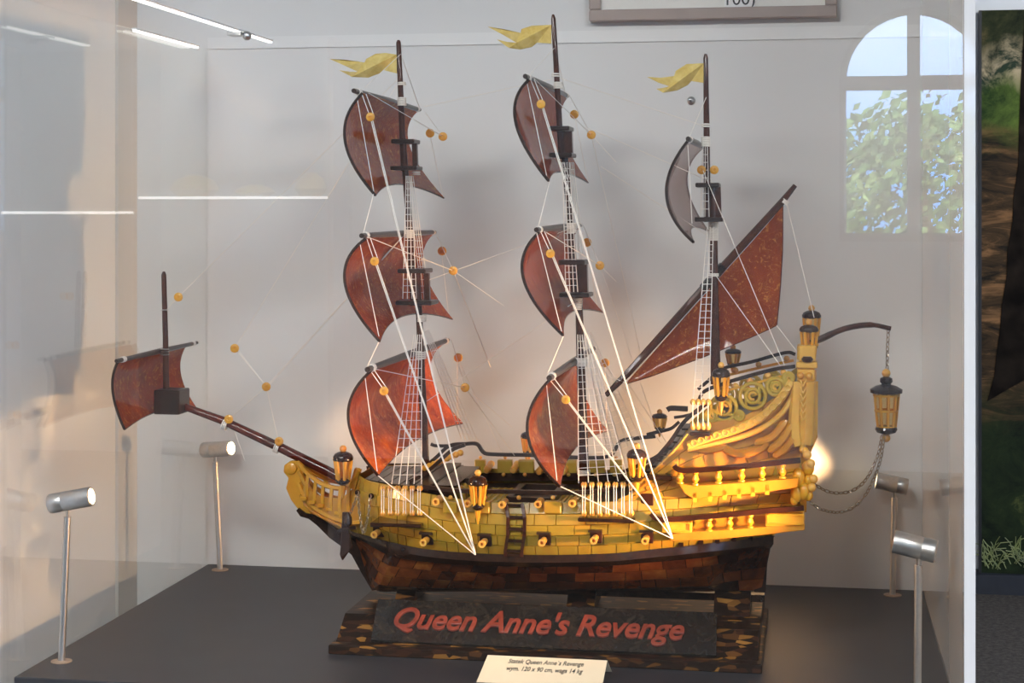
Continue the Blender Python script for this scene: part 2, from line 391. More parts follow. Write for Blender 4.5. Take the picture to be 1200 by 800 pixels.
for i, (x, y, h, r) in enumerate([(.95, -14, 2.85, 1.05), (3.4, -15, 3.0, 1.1), (-1.5, -14.5, 2.9, 1.05)]):
    tree(x, y, h, r, ['bushy green tree outside, straight behind the arched window mirrored at the right', 'broad green tree outside to the right of the mirrored arched window', 'green tree outside to the left of the mirrored arched window'][i])

# ceiling fill lights, added out of view to raise the room's ambient light
for i, (x, y) in enumerate([(-3.4, -2.9), (-1.0, -2.9), (1.6, -2.9), (1.9, 2.4)]):
    e = empty('ceiling_fill_light', (x, y, ZC), ['leftmost added ceiling fill light of the row before the case', 'middle added ceiling fill light of the row before the case', 'rightmost added ceiling fill light of the row before the case', 'added ceiling fill light in the hall before the forest print'][i], 'light')
    MB().b2((x - .62, y - .32, ZC - .03), (x + .62, y + .32, ZC - .001)).build('housing', MAT['panel_white'], e)
    MB().b2((x - .58, y - .28, ZC - .034), (x + .58, y + .28, ZC - .0305)).build('diffuser', MAT['ceiling_fill_glow'], e)
    l = bpy.data.lights.new('ceiling_fill_lamp', 'AREA'); l.shape = 'RECTANGLE'; l.size = 1.16; l.size_y = .56; l.energy = CEIL_FILL_W * (.8 if i == 3 else 1); l.color = (1, .985, .965)
    o = bpy.data.objects.new('ceiling_fill_lamp', l); COL.objects.link(o); o.parent = e; o.location = (0, 0, -.045)

# rack of shelves with lit edges behind the viewer (its edges show as pale lines in the glass)
e = empty('display_rack', (-2.7, -5.0, ZF), 'open display rack with lit shelf edges, mirrored faintly at the left of the glass', 'rack')
for x in (-3.5, -2.84, -1.98):
    MB().b2((x - .012, -5.25, ZF), (x + .012, -5.0, 1.4)).build('upright', MAT['frame_taupe'], e)
for x0, x1, z in ((-3.488, -2.852, .672), (-2.828, -1.992, .735)):
    sh = MB().b2((x0, -5.25, z - .012), (x1, -5.0, z)).build('shelf', MAT['panel_white'], e)
    MB().b2((x0, -4.9999, z - .012), (x1, -4.994, z - .002)).build('light_edge', MAT['led_edge'], sh)
for i, (x, r, h) in enumerate(((-2.62, .11, .75), (-2.35, .09, .5), (-2.10, .07, 1.3))):
    tag(MB().lathe([(r * .7, 0), (r, r * h * .35), (r * .8, r * h * .8), (r * .3, r * h * 1.1)], (x, -5.12, .7355), n=9).build('amber_lump', MAT['amber_olive'], None, True), ['broad amber lump on the right shelf of the display rack', 'low amber lump between two others on the display rack', 'tall narrow amber lump at the right end of the display rack'][i], 'stone')

# hall: forest print
e = empty('forest_poster', (1.6, 4.18, -.7), 'tall forest photo print with black left edge, on the wall right of the case', 'poster')
PX0 = at(1147, 400, 4.17).x; ZT = at(1170, 12, 4.17).z; ZB = at(1170, 671, 4.17).z
MB().b2((PX0 + .010, 4.165, ZB), (PX0 + 2.2, 4.19, ZT)).build('print', MAT['forest_print'], e)
MB().b2((PX0, 4.16, ZB), (PX0 + .010, 4.19, ZT)).build('border', MAT['black_trim'], e)
yp = 4.163
tl_ = [(1158, 470), (1164, 440), (1167, 420), (1172, 385), (1174, 360), (1179, 320), (1181, 296), (1186, 260), (1189, 230), (1193, 190), (1195, 150), (1196, 100), (1199, 40), (1200, 13)]
MB().prism([at(x + random.uniform(-1.2, 1.2), y, yp) for x, y in tl_] + [at(1222, y, yp) for y in (13, 432)], (0, -.001, 0)).build('printed_trunk', MAT['print_trunk'], e)
gm = MB()
for i in range(70):
    x = random.uniform(1149, 1215); y = random.uniform(645, 668); l = random.uniform(8, 30); a = random.uniform(-.9, .9)
    gm.tube([at(x, y, yp), at(x + l * math.sin(a) * .6, y - l * .5, yp), at(x + l * math.sin(a) * 1.3, y - l * .75 * math.cos(a), yp)], .0022, 3)
tag(gm.build('printed_grass', MAT['print_grass'], e), kind='stuff')

# picture above the case
e = empty('framed_picture', (at(836, 10, YB).x, YB, .93), 'taupe framed picture with white mount, hanging over the case', 'picture')
pb = at(836, 24, YB).z
x0, x1 = at(692, 10, YB).x, at(981, 10, YB).x
fw = .021
fm = MB(); fm.b2((x0, YB - .022, pb), (x1, YB, pb + fw)); fm.b2((x0, YB - .022, pb + fw), (x0 + fw, YB, pb + .34)); fm.b2((x1 - fw, YB - .022, pb + fw), (x1, YB, pb + .34)); fm.b2((x0, YB - .022, pb + .34), (x1, YB, pb + .34 + fw))
fm.build('frame', MAT['frame_taupe'], e, bevel=.002)
MB().b2((x0 + fw, YB - .012, pb + fw), (x1 - fw, YB - .008, pb + .34)).build('mount', MAT['paper_mat'], e)
MB().b2((x0 + .08, YB - .014, pb + .08), (x1 - .08, YB - .0125, pb + .28)).build('print', MAT['amber_olive'], e)

def text_mesh(body, size, ext=0, shear=0, align='LEFT', bev=0, bold=0):
    cu = bpy.data.curves.new('text', 'FONT'); cu.body = body; cu.size = size; cu.extrude = ext; cu.shear = shear; cu.align_x = align; cu.bevel_depth = bev; cu.resolution_u = 4; cu.offset = bold
    ob = bpy.data.objects.new('text', cu); COL.objects.link(ob)
    dg = bpy.context.evaluated_depsgraph_get(); dg.update()
    me = bpy.data.meshes.new_from_object(ob.evaluated_get(dg)); bpy.data.objects.remove(ob); bpy.data.curves.remove(cu)
    return me
def put_text(name, me, mat, parent, M):
    me.transform(M); me.transform(Matrix.Translation(-V(parent['_o']))); me.materials.clear(); me.materials.append(mat)
    o = bpy.data.objects.new(name, me); COL.objects.link(o); o.parent = parent; return o
lx = at(867, 2, YB).x
sl = MB().b2((lx - .027, YB - .017, pb + .019), (lx + .027, YB - .0125, pb + .06)).build('sticker', MAT['paper_white'], e)
put_text('lettering', text_mesh('100)', .032, .0002, 0, 'CENTER'), MAT['ink'], sl, Matrix.Translation((lx, YB - .0175, pb + .025)) @ Matrix.Rotation(math.pi / 2, 4, 'X'))

# screw in the wall
p = at(810, 118, YB)
e = empty('wall_screw', (p.x, YB, p.z), 'small steel cross head screw in the wall by the rearmost flag', 'screw')
MB().lathe([(.0075, 0), (.0075, .002), (.0055, .004), (.001, .005)], p, (0, -1, 0)).build('head', MAT['steel'], e, True)
MB().b2((p.x - .0035, YB - .0056, p.z - .0008), (p.x + .0035, YB - .0046, p.z + .0008)).b2((p.x - .0008, YB - .0056, p.z - .0035), (p.x + .0008, YB - .0046, p.z + .0035)).build('cross_slot', MAT['ink'], e)

# ------------------------------------------------------------------ plinth, table top, glass case
TX0, TX1, TY0 = -1.122, .193, -.32
e = empty('plinth', (-.46, .06, ZF), 'white plinth with a matt black top board under the ship', 'plinth')
MB().b2((TX0 - .008, -.36, ZF), (TX1, YB - .002, -.04)).build('cabinet', MAT['panel_white'], e)
MB().b2((TX0, TY0, -.04), (TX1, YB - .002, 0)).build('top_board', MAT['table_black'], e, bevel=.0015)
e = empty('glass_case', (-.46, .06, -.04), 'large clear glass display case over the amber ship', 'display case')
CT = .972
MB().b2((TX0 - .006, -.348, -.04), (TX1 - .0005, -.342, 1.12)).build('front_pane', MAT['case_glass'], e)
MB().b2((TX0 - .006, -.3415, -.04), (TX0 - .0005, YB - .003, CT)).build('left_pane', MAT['case_glass'], e)
MB().b2((TX0, YB - .003, CT), (TX1 - .001, YB - .0005, CT + .022)).build('rear_ledge', MAT['panel_white'], e)
e2 = MB().b2((TX1, -.356, ZF), (TX1 + .0139, YB - .001, ZC - .001)).build('side_panel', MAT['panel_gloss'], e)
tag(e2, 'glossy white side panel')
# LED strips
for i, (x, y0, y1, lab) in enumerate([(-.950, -.30, .33, 'longer thin light strip reaching out from the wall ledge at the upper left'), (-1.114, .10, .40, 'shorter thin light strip along the top edge of the left glass')]):
    s = empty('light_strip', (x, (y0 + y1) / 2, CT - .003), lab, 'light strip')
    MB().b2((x - .004, y0, CT - .003), (x + .004, y1, CT - .0002)).build('channel', MAT['panel_white'], s)
    MB().b2((x - .003, y0 + .002, CT - .006), (x + .003, y1 - .002, CT - .0031)).build('tube', MAT['led_glow'], s)
    if i == 0:
        MB().b2((x - .012, .13, CT - .012), (x + .012, .16, CT - .0062)).ball((x + .018, .145, CT - .012), .008).build('connector', MAT['silver_metal'], s, True)

# spotlights
def spotlight(base, top, head_a, head_b, r, label, W, cone):
    base, top, A, B = V(base), V(top), V(head_a), V(head_b)
    e = empty('spotlight', base, label, 'spotlight', 'spotlights on posts around the ship')
    MB().lathe([(.0155, 0), (.0155, .0012), (.006, .0018), (.004, .002)], base, n=20).build('base_plate', MAT['washer_brown'], e)
    MB().tube([base + V((0, 0, .001)), top], .0052, 12).build('post', MAT['silver_metal'], e, True)
    d = (B - A).normalized(); L = (B - A).length
    MB().tube([top - V((0, 0, .004)), top + V((0, 0, .012))], .0028, 8).build('swivel', MAT['steel'], e, True)
    h = MB().lathe([(r * .93, 0), (r, .0012), (r, L * .32), (r * .985, L * .325), (r * .985, L * .335), (r, L * .34), (r, L - .001), (r * .9, L), (r * .84, L), (r * .84, L - .006)], A, d, 24).build('head', MAT['silver_metal'], e, True)
    MB().lathe([(r * .76, 0), (r * .66, .0015), (.001, .003)], A + d * (L - .006), d, 20).build('lens', MAT['lamp_glow'], h, True)
    l = bpy.data.lights.new('spot_lamp', 'SPOT'); l.energy = SPOT_W * W; l.color = (1, .56, .25); l.spot_size = math.radians(cone); l.spot_blend = 1.0; l.shadow_soft_size = .012
    o = bpy.data.objects.new('spot_lamp', l); COL.objects.link(o); o.parent = e; o.location = A + d * (L + .004) - base; o.rotation_euler = d.to_track_quat('-Z', 'Y').to_euler()
def place(pxb, pyb, Y, pxt, pyt, d, L, r, label, W=1.0, cone=78):
    b = at(pxb, pyb, Y); b.z = 0
    tpt = at(pxt, pyt, Y); d = V(d).normalized()
    c = tpt + V((0, 0, .011 + r * .85)); spotlight(b, tpt, c - d * L * .42, c + d * L * .58, r, label, W, cone)
place(72, 775, -.23, 79, 605, (1, .03, .20), .066, .0145, 'silver spotlight on a bent post at the front left of the black table', .7)
place(258, 668, .43, 252, 541, (1, -.28, .12), .063, .0145, 'silver spotlight at the back left corner of the black table, under the bowsprit', 1.0)
place(1046, 695, .43, 1048, 583, (-1, .0, .19), .054, .0145, 'silver spotlight at the back right of the table, below the hanging lantern', 2.6, 63)
place(1075, 822, -.23, 1076, 662, (-1, .14, .19), .058, .0155, 'nearest silver spotlight on a tall post at the front right of the table', 2.6)

# caption card
def tent_card():
    a, b_ = at(572, 770, -.168), at(712, 777, -.168)
    zt = .0225
    t0 = V((a.x, -.172, zt)); t1 = V((b_.x, -.172, zt)); d0 = V((a.x - .004, -.235, .001)); d1 = V((b_.x, -.235, .001))
    r0 = V((a.x, -.150, .001)); r1 = V((b_.x + .004, -.150, .001))
    e = empty('caption_card', V(((a.x + b_.x) / 2, -.19, 0)), 'folded cream caption card with two printed lines, before the ship stand', 'card')
    nrm = (t1 - t0).cross(d0 - t0).normalized(); nrm = -nrm if nrm.z < 0 else nrm
    MB().prism([t0, t1, d1, d0], -nrm * .0006).build('front_leaf', MAT['paper_cream'], e)
    MB().prism([t0, t1, r1, r0], V((0, .0004, .0004))).build('rear_leaf', MAT['paper_cream'], e)
    X = (t1 - t0).normalized(); Y = (t0 - d0).normalized(); Y = (Y - X * Y.dot(X)).normalized(); Z = X.cross(Y)
    mid = (t0 + t1) / 2
    for k, (s, off) in enumerate((('Statek Queen Anne`s Revenge', .0170), ('wym. 120 x 90 cm, waga 14 kg', .0350))):
        o = mid - Y * off + Z * .0003
        M = Matrix.Translation(o) @ Matrix((X, Y, Z)).transposed().to_4x4() @ Matrix.Diagonal((.58, 1.0, 1, 1))
        put_text('caption_line', text_mesh(s, .0152, .0001, .22, 'CENTER', 0, .00010), MAT['ink'], e, M)
tent_card()

# ------------------------------------------------------------------ stand of the ship
YC = .08
SX0, SX1 = -.714, -.069
st = empty('ship_stand', (-.39, .06, 0), 'dark amber stand with a sloped name plate and raised red letters, under the ship', 'stand')
MB().b2((SX0, -.122, 0), (SX1, .236, .014)).build('bottom_slab', MAT['stand_amber'], st, bevel=.0015)
pr = [(-.100, .0141), (-.048, .045), (.230, .045), (.234, .0141)]
MB().prism([V((SX0 + .006, y, z)) for y, z in pr], (SX1 - SX0 - .012, 0, 0)).build('upper_block', MAT['stand_amber'], st)
p00, p01 = V((at(437, 750, -.088).x, -.098, .0145)), V((at(445, 703, -.035).x, -.040, .064))
p10, p11 = V((at(840, 766, -.088).x, -.098, .0145)), V((at(840, 714, -.035).x, -.040, .064))
pn = (p10 - p00).cross(p01 - p00).normalized()
pl = MB().prism([p00, p10, p11, p01], pn * .006).build('name_plate', MAT['plate_amber'], st, bevel=.0008)
X = (p10 - p00).normalized(); Yv = (p01 - p00); Yv = (Yv - X * Yv.dot(X)).normalized(); Z = X.cross(Yv)
body = "Queen Anne's Revenge"
def width(s):
    me = text_mesh(s, 1); xs = [q.co.x for q in me.vertices]; r = (min(xs), max(xs)); bpy.data.meshes.remove(me); return r
wt = width(body); target = (at(806, 740, -.07) - at(459, 725, -.07)).length
sz = target / (wt[1] - wt[0] + .25)
org = p00 + (X * ((at(459, 730, -.07).x - p00.x)) + Yv * .0235 + Z * .0062)
for i, ch in enumerate(body):
    if ch == ' ': continue
    off = width(body[:i + 1])[1] - width(ch)[1]
    me = text_mesh(ch, sz * 1.02, .0022, .28, bev=.0011)
    M = Matrix.Translation(org + X * (off * sz)) @ Matrix((X, Yv, Z)).transposed().to_4x4() @ Matrix.Diagonal((1, 1.10, 1, 1))
    put_text('letter', me, MAT['letter_red'], pl, M)

# ------------------------------------------------------------------ the ship
ship = empty('sailing_ship_model', (-.45, YC, .06), 'large amber sailing ship model with red brown sails on the dark stand', 'ship model')
def part(mb, name, mat, parent=None, smooth=False, bevel=0, label=None):
    o = mb.build(name, MAT[mat], parent or ship, smooth, bevel=bevel)
    if label: o['label'] = label
    return o
# supports under the keel
for x0, x1 in ((470, 492), (668, 700), (838, 880)):
    a, b_ = at(x0, 690, YC), at(x1, 690, YC)
    MB().prism([V((a.x, YC - .045, .0452)), V((a.x, YC - .012, .076)), V((a.x, YC + .012, .076)), V((a.x, YC + .045, .0452))], (b_.x - a.x, 0, 0)).build('keel_support', MAT['stand_amber'], st)

ST = [  # wale, keel, band, rail: pixel on the near side and half breadth
 ((408, 622, .012), (414, 636, .006), (420, 556, .055), None),
 ((430, 628, .05), (424, 657, .008), (432, 563, .085), None),
 ((460, 636, .095), (438, 689, .010), (460, 569, .12), None),
 ((500, 644, .125), (475, 692, .012), (500, 578, .145), None),
 ((560, 649, .15), (540, 692, .014), (560, 587, .16), None),
 ((640, 651, .16), (640, 692, .014), (640, 589, .166), None),
 ((720, 649, .155), (720, 692, .014), (724, 587, .162), (724, 585, .162)),
 ((760, 645, .148), (770, 692, .014), (764, 585, .158), (764, 552, .156)),
 ((800, 641, .14), (810, 692, .014), (804, 583, .152), (802, 514, .148)),
 ((835, 637, .128), (845, 692, .012), (844, 581, .146), (830, 496, .140)),
 ((870, 633, .11), (872, 692, .010), (890, 579, .138), (878, 484, .13)),
 ((906, 628, .085), (893, 692, .008), (940, 577, .13), (934, 446, .12))]
def spt(q): p = at(q[0], q[1], YC - q[2]); return V((p.x, q[2], p.z))   # x, half breadth, z
LV = [[spt(s[i]) for s in ST] for i in range(3)] + [[spt(s[3] or s[2]) for s in ST]]
def lv(i, u):
    P = LV[i]; n = len(P); k = min(int(u), n - 2); tt = u - k
    p1, p2 = P[k], P[k + 1]; p0 = P[k - 1] if k else p1 * 2 - p2; p3 = P[k + 2] if k + 2 < n else p2 * 2 - p1
    return .5 * ((2 * p1) + (p2 - p0) * tt + (2 * p0 - 5 * p1 + 4 * p2 - p3) * tt * tt + (3 * p1 - p0 - 3 * p2 + p3) * tt ** 3)
UM = len(ST) - 1
def lower(u, v, side=-1, out=0):
    a, b_ = lv(1, u), lv(0, u); e_ = min(u / 2.2, 1) * min((UM - u) / 2.5 + .05, 1); p = 1.9 - 1.4 * max(0, min(1, e_))
    q = a.lerp(b_, v); h = a.y + (b_.y - a.y) * max(v, 1e-4) ** p + out
    return V((q.x, YC + side * h, q.z))
def upper(u, v, side=-1, out=0):
    q = lv(0, u).lerp(lv(2, u), v); h = q.y + .012 * math.sin(math.pi * v) * min(1, u) + out
    return V((q.x, YC + side * h, q.z))
def quarter(u, v, side=-1, out=0):
    q = lv(2, u).lerp(lv(3, u), v); return V((q.x, YC + side * (q.y + out), q.z))
def skin(fn, u0, u1, nu, nv, side):
    return [[fn(u0 + (u1 - u0) * i / nu, j / nv, side, -.0015) for j in range(nv + 1)] for i in range(nu + 1)]
hb = MB()
def grid(mb, g):
    R, C = len(g), len(g[0]); mb.add([p for r in g for p in r], [(i * C + j, i * C + j + 1, (i + 1) * C + j + 1, (i + 1) * C + j) for i in range(R - 1) for j in range(C - 1)])
for s in (-1, 1): grid(hb, skin(lower, 0, UM, 44, 8, s))
grid(hb, [[lower(UM, j / 8, s, -.0015) for j in range(9)] for s in (-1, 1)]); grid(hb, [[lower(0, j / 8, s, -.0015) for j in range(9)] for s in (-1, 1)])
grid(hb, [[lower(UM * i / 44, 0, s, -.0015) for i in range(45)] for s in (-1, 1)])
hull = part(hb, 'hull', 'amber_black', smooth=True)
ub = MB()
for s in (-1, 1): grid(ub, skin(upper, 0, UM, 44, 5, s)); grid(ub, skin(quarter, 6, UM, 24, 6, s))
grid(ub, [[upper(UM, j / 5, s, -.0015) for j in range(6)] for s in (-1, 1)]); grid(ub, [[quarter(UM, j / 6, s, -.0015) for j in range(7)] for s in (-1, 1)])
grid(ub, [[upper(0, j / 5, s, -.0015) for j in range(6)] for s in (-1, 1)])
topside = part(ub, 'topside', 'amber_yellow', smooth=True, label='yellow amber upper hull')
# tiles: each its own piece
def tiles(fn, u0, u1, rows, tile_len, parent, name, mat, vary=.45, proud=.0007, skip=0, gap=.0004, jit=0):
    us = [u0 + (u1 - u0) * i / 400 for i in range(401)]
    for r in range(rows):
        va, vb = r / rows, (r + 1) / rows
        vm = (va + vb) / 2; pts = [fn(u, vm) for u in us]; acc = [0]
        for a, b_ in zip(pts, pts[1:]): acc.append(acc[-1] + (b_ - a).length)
        cuts = [0]; x = tile_len * (.45 if r % 2 else 1) * random.uniform(.8, 1.1)
        while x < acc[-1] - tile_len * .4: cuts.append(x); x += tile_len * random.uniform(1 - vary, 1 + vary)
        cuts.append(acc[-1])
        def uo(x):
            for i in range(400):
                if acc[i + 1] >= x: return us[i] + (us[i + 1] - us[i]) * (x - acc[i]) / max(acc[i + 1] - acc[i], 1e-9)
            return us[-1]
        hgt = max((fn(us[200], vb) - fn(us[200], va)).length, 1e-4); gv = gap / hgt / rows
        for c0, c1 in zip(cuts, cuts[1:]):
            if c1 - c0 < .004: continue
            ua, ub_ = uo(c0 + gap / 2), uo(c1 - gap / 2)
            hh = (fn((ua + ub_) / 2, vb) - fn((ua + ub_) / 2, va)).length
            if hh < .004: continue
            gv = gap / hh * (vb - va) / 2
            pr = proud * random.uniform(.75, 1.25); v0, v1 = va + gv, vb - gv
            um = (ua + ub_) / 2; ins = .08
            sk = [random.uniform(-jit, jit) * (ub_ - ua) for _ in range(2)]
            lo = [fn(ua + sk[0], v0, -1, -.001), fn(um, v0, -1, -.001), fn(ub_ + sk[1], v0, -1, -.001), fn(ub_ - sk[1], v1, -1, -.001), fn(um, v1, -1, -.001), fn(ua - sk[0], v1, -1, -.001)]
            i_u = min(.0006 / max((lo[2] - lo[0]).length, 1e-5), .3) * (ub_ - ua); i_v = min(.0006 / hh, .3) * (vb - va)
            hi = [fn(ua + sk[0] + i_u, v0 + i_v, -1, pr), fn(um, v0 + i_v, -1, pr), fn(ub_ + sk[1] - i_u, v0 + i_v, -1, pr), fn(ub_ - sk[1] - i_u, v1 - i_v, -1, pr), fn(um, v1 - i_v, -1, pr), fn(ua - sk[0] + i_u, v1 - i_v, -1, pr)]
            mb = MB().add(lo + hi, [(6, 7, 10, 11), (7, 8, 9, 10), (0, 1, 7, 6), (1, 2, 8, 7), (2, 3, 9, 8), (3, 4, 10, 9), (4, 5, 11, 10), (5, 0, 6, 11)])
            mb.build(name, MAT[mat], parent)
tiles(lower, .35, UM - .02, 5, .034, hull, 'hull_tile', 'amber_hull', .4)
tiles(upper, .05, UM, 5, .031, topside, 'amber_tile', 'amber_yellow')
tiles(quarter, 6.05, UM, 5, .044, topside, 'amber_plate', 'amber_honey', .4, jit=.12)

def surf_z(fn, px, py, out=.0):
    "point of the near hull side seen at a pixel"
    best = None
    for i in range(221):
        u = UM * i / 220
        for j in range(41):
            p = fn(u, j / 40, -1, out); d = p - V((0, CY, CH)); tt = d.x * -SN + d.y * CS
            x = 600 + F * (d.x * CS + d.y * SN) / tt; y = HY - F * d.z / tt
            e_ = (x - px) ** 2 + (y - py) ** 2
            if best is None or e_ < best[0]: best = (e_, p)
    return best[1]
# wale band, both sides
for s, nm in ((-1, 'wale'), (1, 'wale')):
    mb = MB(); g = []
    for i in range(67):
        u = UM * i / 66; w0 = lv(0, u); dn = lower(u, .80, s, .004); up_ = V((w0.x, YC + s * (w0.y + .004), w0.z + .002)); g.append([dn, V((up_.x, YC + s * (w0.y + .006), (dn.z + up_.z) / 2)), up_])
    part(mb.shell(g, .004), nm, 'amber_black', hull, True)
# keel and stem
kz = at(640, 692, YC).z
km = MB(); km.b2((at(436, 690, YC).x, YC - .009, kz - .003), (at(896, 690, YC).x, YC + .009, kz + .008)); part(km, 'keel', 'amber_black', hull)
stem = [(347, 598), (352, 605), (362, 608), (372, 616), (386, 630), (400, 640), (412, 650), (424, 672), (436, 692)]
inner = [(350, 595), (358, 601), (368, 603), (380, 610), (394, 620), (408, 628), (420, 638), (434, 660), (446, 690)]
part(MB().prism([at(*p, YC - .011) for p in stem + inner[::-1]], (0, .022, 0)), 'stem', 'amber_black', hull)
rud = [(889, 628), (908, 628), (892, 640), (893, 650), (899, 662), (897, 694), (884, 694), (880, 640)]
part(MB().prism([at(*p, YC - .010) for p in rud], (0, .020, 0)), 'rudder', 'amber_black', hull)
# deck
dz = .205
def deck_pts(u):
    if u < 6.2: q = lv(2, u); return q.x, q.y - .004, dz if u > 2.1 else dz + .022
    q = lv(3, u); return q.x, q.y - .004, max(dz, q.z - .012)
dm = MB(); g0 = []; 
for i in range(60):
    u = .6 + (UM - .6) * i / 59; x, h, z = deck_pts(u); g0.append([V((x, YC - h, z)), V((x, YC, z + .002)), V((x, YC + h, z))])
part(dm.shell(g0, .004), 'deck', 'amber_rail')

# ---- rails
def sweep(name, pts, Y, r, mat='amber_rail', parent=None, n=4, sq=True, smooth=False, sub=4):
    P = [at(p[0], p[1], p[2] if len(p) > 2 else Y) for p in pts]
    return part(MB().tube(cr(P, sub), r, n, sq=sq), name, mat, parent, smooth)
NY, FY = YC - .155, YC + .155
sweep('rail', [(496, 570), (520, 573), (545, 575), (600, 576), (677, 577), (712, 573), (738, 563), (760, 546), (785, 518), (800, 496), (815, 482), (832, 470)], NY + .012, .0042)
sweep('rail', [(500, 545), (512, 535), (527, 522), (545, 520), (559, 520), (566, 529), (576, 532), (620, 533), (690, 536), (716, 533), (727, 517), (748, 513), (768, 511)], FY, .0042)
sweep('rail', [(758, 509), (770, 506), (786, 502), (796, 494)], FY - .02, .0038)
sweep('rail', [(430, 548), (450, 545), (470, 545), (500, 545)], FY - .03, .0042)
sweep('rail', [(505, 520), (512, 522), (540, 522)], FY + .005, .0036)
sweep('rail', [(480, 564), (496, 556), (512, 543), (530, 527), (545, 521)], NY + .06, .004)
sweep('rail', [(720, 571), (728, 555), (748, 545), (772, 533), (790, 512)], NY + .06, .0038)
# poop rails
sweep('poop_rail', [(818, 472), (826, 458), (858, 446), (905, 433), (932, 429)], YC - .125, .0038)
sweep('poop_rail', [(818, 456), (830, 446), (846, 432), (880, 424), (920, 413), (932, 415)], YC + .115, .0038)
sweep('poop_ledge', [(850, 458), (880, 450), (906, 443), (926, 438)], YC - .127, .0022, 'amber_gold')
sweep('poop_ledge', [(850, 440), (880, 433), (906, 427), (930, 422)], YC + .117, .0030, 'amber_gold')
for x, y, yy in ((879, 446, YC - .125), (862, 452, YC - .125), (900, 440, YC - .125), (918, 436, YC - .125), (889, 427, YC + .115), (922, 420, YC + .115), (862, 434, YC + .115)):
    part(MB().ball(at(x, y, yy), mpp(x, yy) * 3.6), 'rail_bead', 'amber_bead', None, True)
sweep('stair_rail', [(790, 489), (803, 487), (818, 482), (826, 470)], YC - .10, .003)
sweep('stair_rail', [(782, 480), (787, 478), (806, 479)], YC - .03, .0055)
# sweep trim: thin pale moulding along the quarter's cut
sweep('moulding', [(738, 574), (757, 559), (776, 542), (792, 526), (806, 508)], NY - .003, .0016, 'amber_carved')
# steps along the rising deck edge
for i in range(11):
    tt = i / 10; p = V((742 + 62 * tt, 566 - 66 * tt ** 1.15))
    part(MB().box(at(p.x, p.y, NY + .045), (.010, .06, .003)), 'deck_step', 'amber_rail')

# ---- far bulwark, inside face: blocks with cannons between
part(MB().shell([[at(x, y, FY - .008) for y in (554, 563)] for x in (545, 600, 660, 735)], .004), 'waterway', 'amber_black')
for x, wd in ((563, 12), (592, 17), (617, 18), (645, 16), (668, 16), (700, 18), (722, 14)):
    a, b_ = at(x - wd / 2, 538, FY), at(x + wd / 2, 554, FY)
    part(MB().b2((a.x, FY - .006, b_.z), (b_.x, FY + .006, a.z)), 'bulwark_block', 'amber_olive', topside, bevel=.001)
    part(MB().ball(at(x - 2, 556, FY - .012), .0035), 'bulwark_bead', 'amber_bead', topside, True)
    part(MB().ball(at(x, 536, FY), .003), 'bulwark_bead', 'amber_bead', topside, True)
def cannon(p, d, L=.026, r=.0052, name='cannon'):
    d = V(d).normalized()
    o = part(MB().lathe([(r * .7, -.004), (r * 1.05, 0), (r * 1.1, .003), (r * .85, L * .8), (r * 1.05, L * .86), (r * 1.05, L), (r * .5, L), (r * .45, L - .006)], p - d * L * .5, d, 12), name, 'amber_bead', None, True)
for x, y in ((573, 547), (604, 547), (634, 549), (662, 549), (684, 552)): cannon(at(x, y, FY - .01), (0, 1, .12), .04, .0058)
# near bulwark: top cannons, bead posts, raised panels
for x, y in ((510, 586), (547, 588), (587, 589.5), (629, 589), (669, 588)): cannon(at(x + 3, y, YC - .168), (0, -1, 0), .030, .0056)
for x in (528, 569, 608, 648, 690): 
    part(MB().ball(at(x, 583, YC - .156), .0036), 'bulwark_bead', 'amber_bead', topside, True)
for x, wd in ((528, 16), (567, 14), (648, 20), (690, 14)):
    a, b_ = at(x - wd / 2, 587, YC - .170), at(x + wd / 2, 601, YC - .170)
    part(MB().b2((a.x, YC - .176, b_.z), (b_.x, YC - .160, a.z)), 'bulwark_panel', 'amber_yellow', topside, bevel=.0012)
# hatch frame, grating, companionway
hy0, hy1 = YC - .055, YC + .075
def deckp(px, Y, z): p = at(px, 0, Y); return V((p.x, Y, z))
a = at(596, 570, 0); hx0, hx1 = at(597, 0, hy0).x, at(646, 0, hy0).x; hz0 = dz + .010
for q0, q1 in (((hx0, hy0), (hx1, hy0)), ((hx0, hy1), (hx1, hy1)), ((hx0, hy0), (hx0, hy1)), ((hx1, hy0), (hx1, hy1))):
    part(MB().tube([V((*q0, hz0)), V((*q1, hz0))], .0075, 4, sq=True), 'hatch_coaming', 'amber_rail')
gr = MB()
for i in range(9):
    x = at(566, 0, YC).x + i * .0105
    if x < hx0 - .008: gr.b2((x, YC - .07, dz + .003), (x + .003, YC + .08, dz + .007))
for i in range(14): gr.b2((at(564, 0, YC).x, YC - .07 + i * .011, dz + .0025), (hx0 - .009, YC - .067 + i * .011, dz + .0065))
part(gr, 'deck_grating', 'amber_olive')
for i in range(7): part(MB().b2((at(656 + i * 5, 0, YC).x, YC - .07, dz + .003), (at(659 + i * 5, 0, YC).x, YC + .09, dz + .006)), 'deck_slat', 'amber_olive')
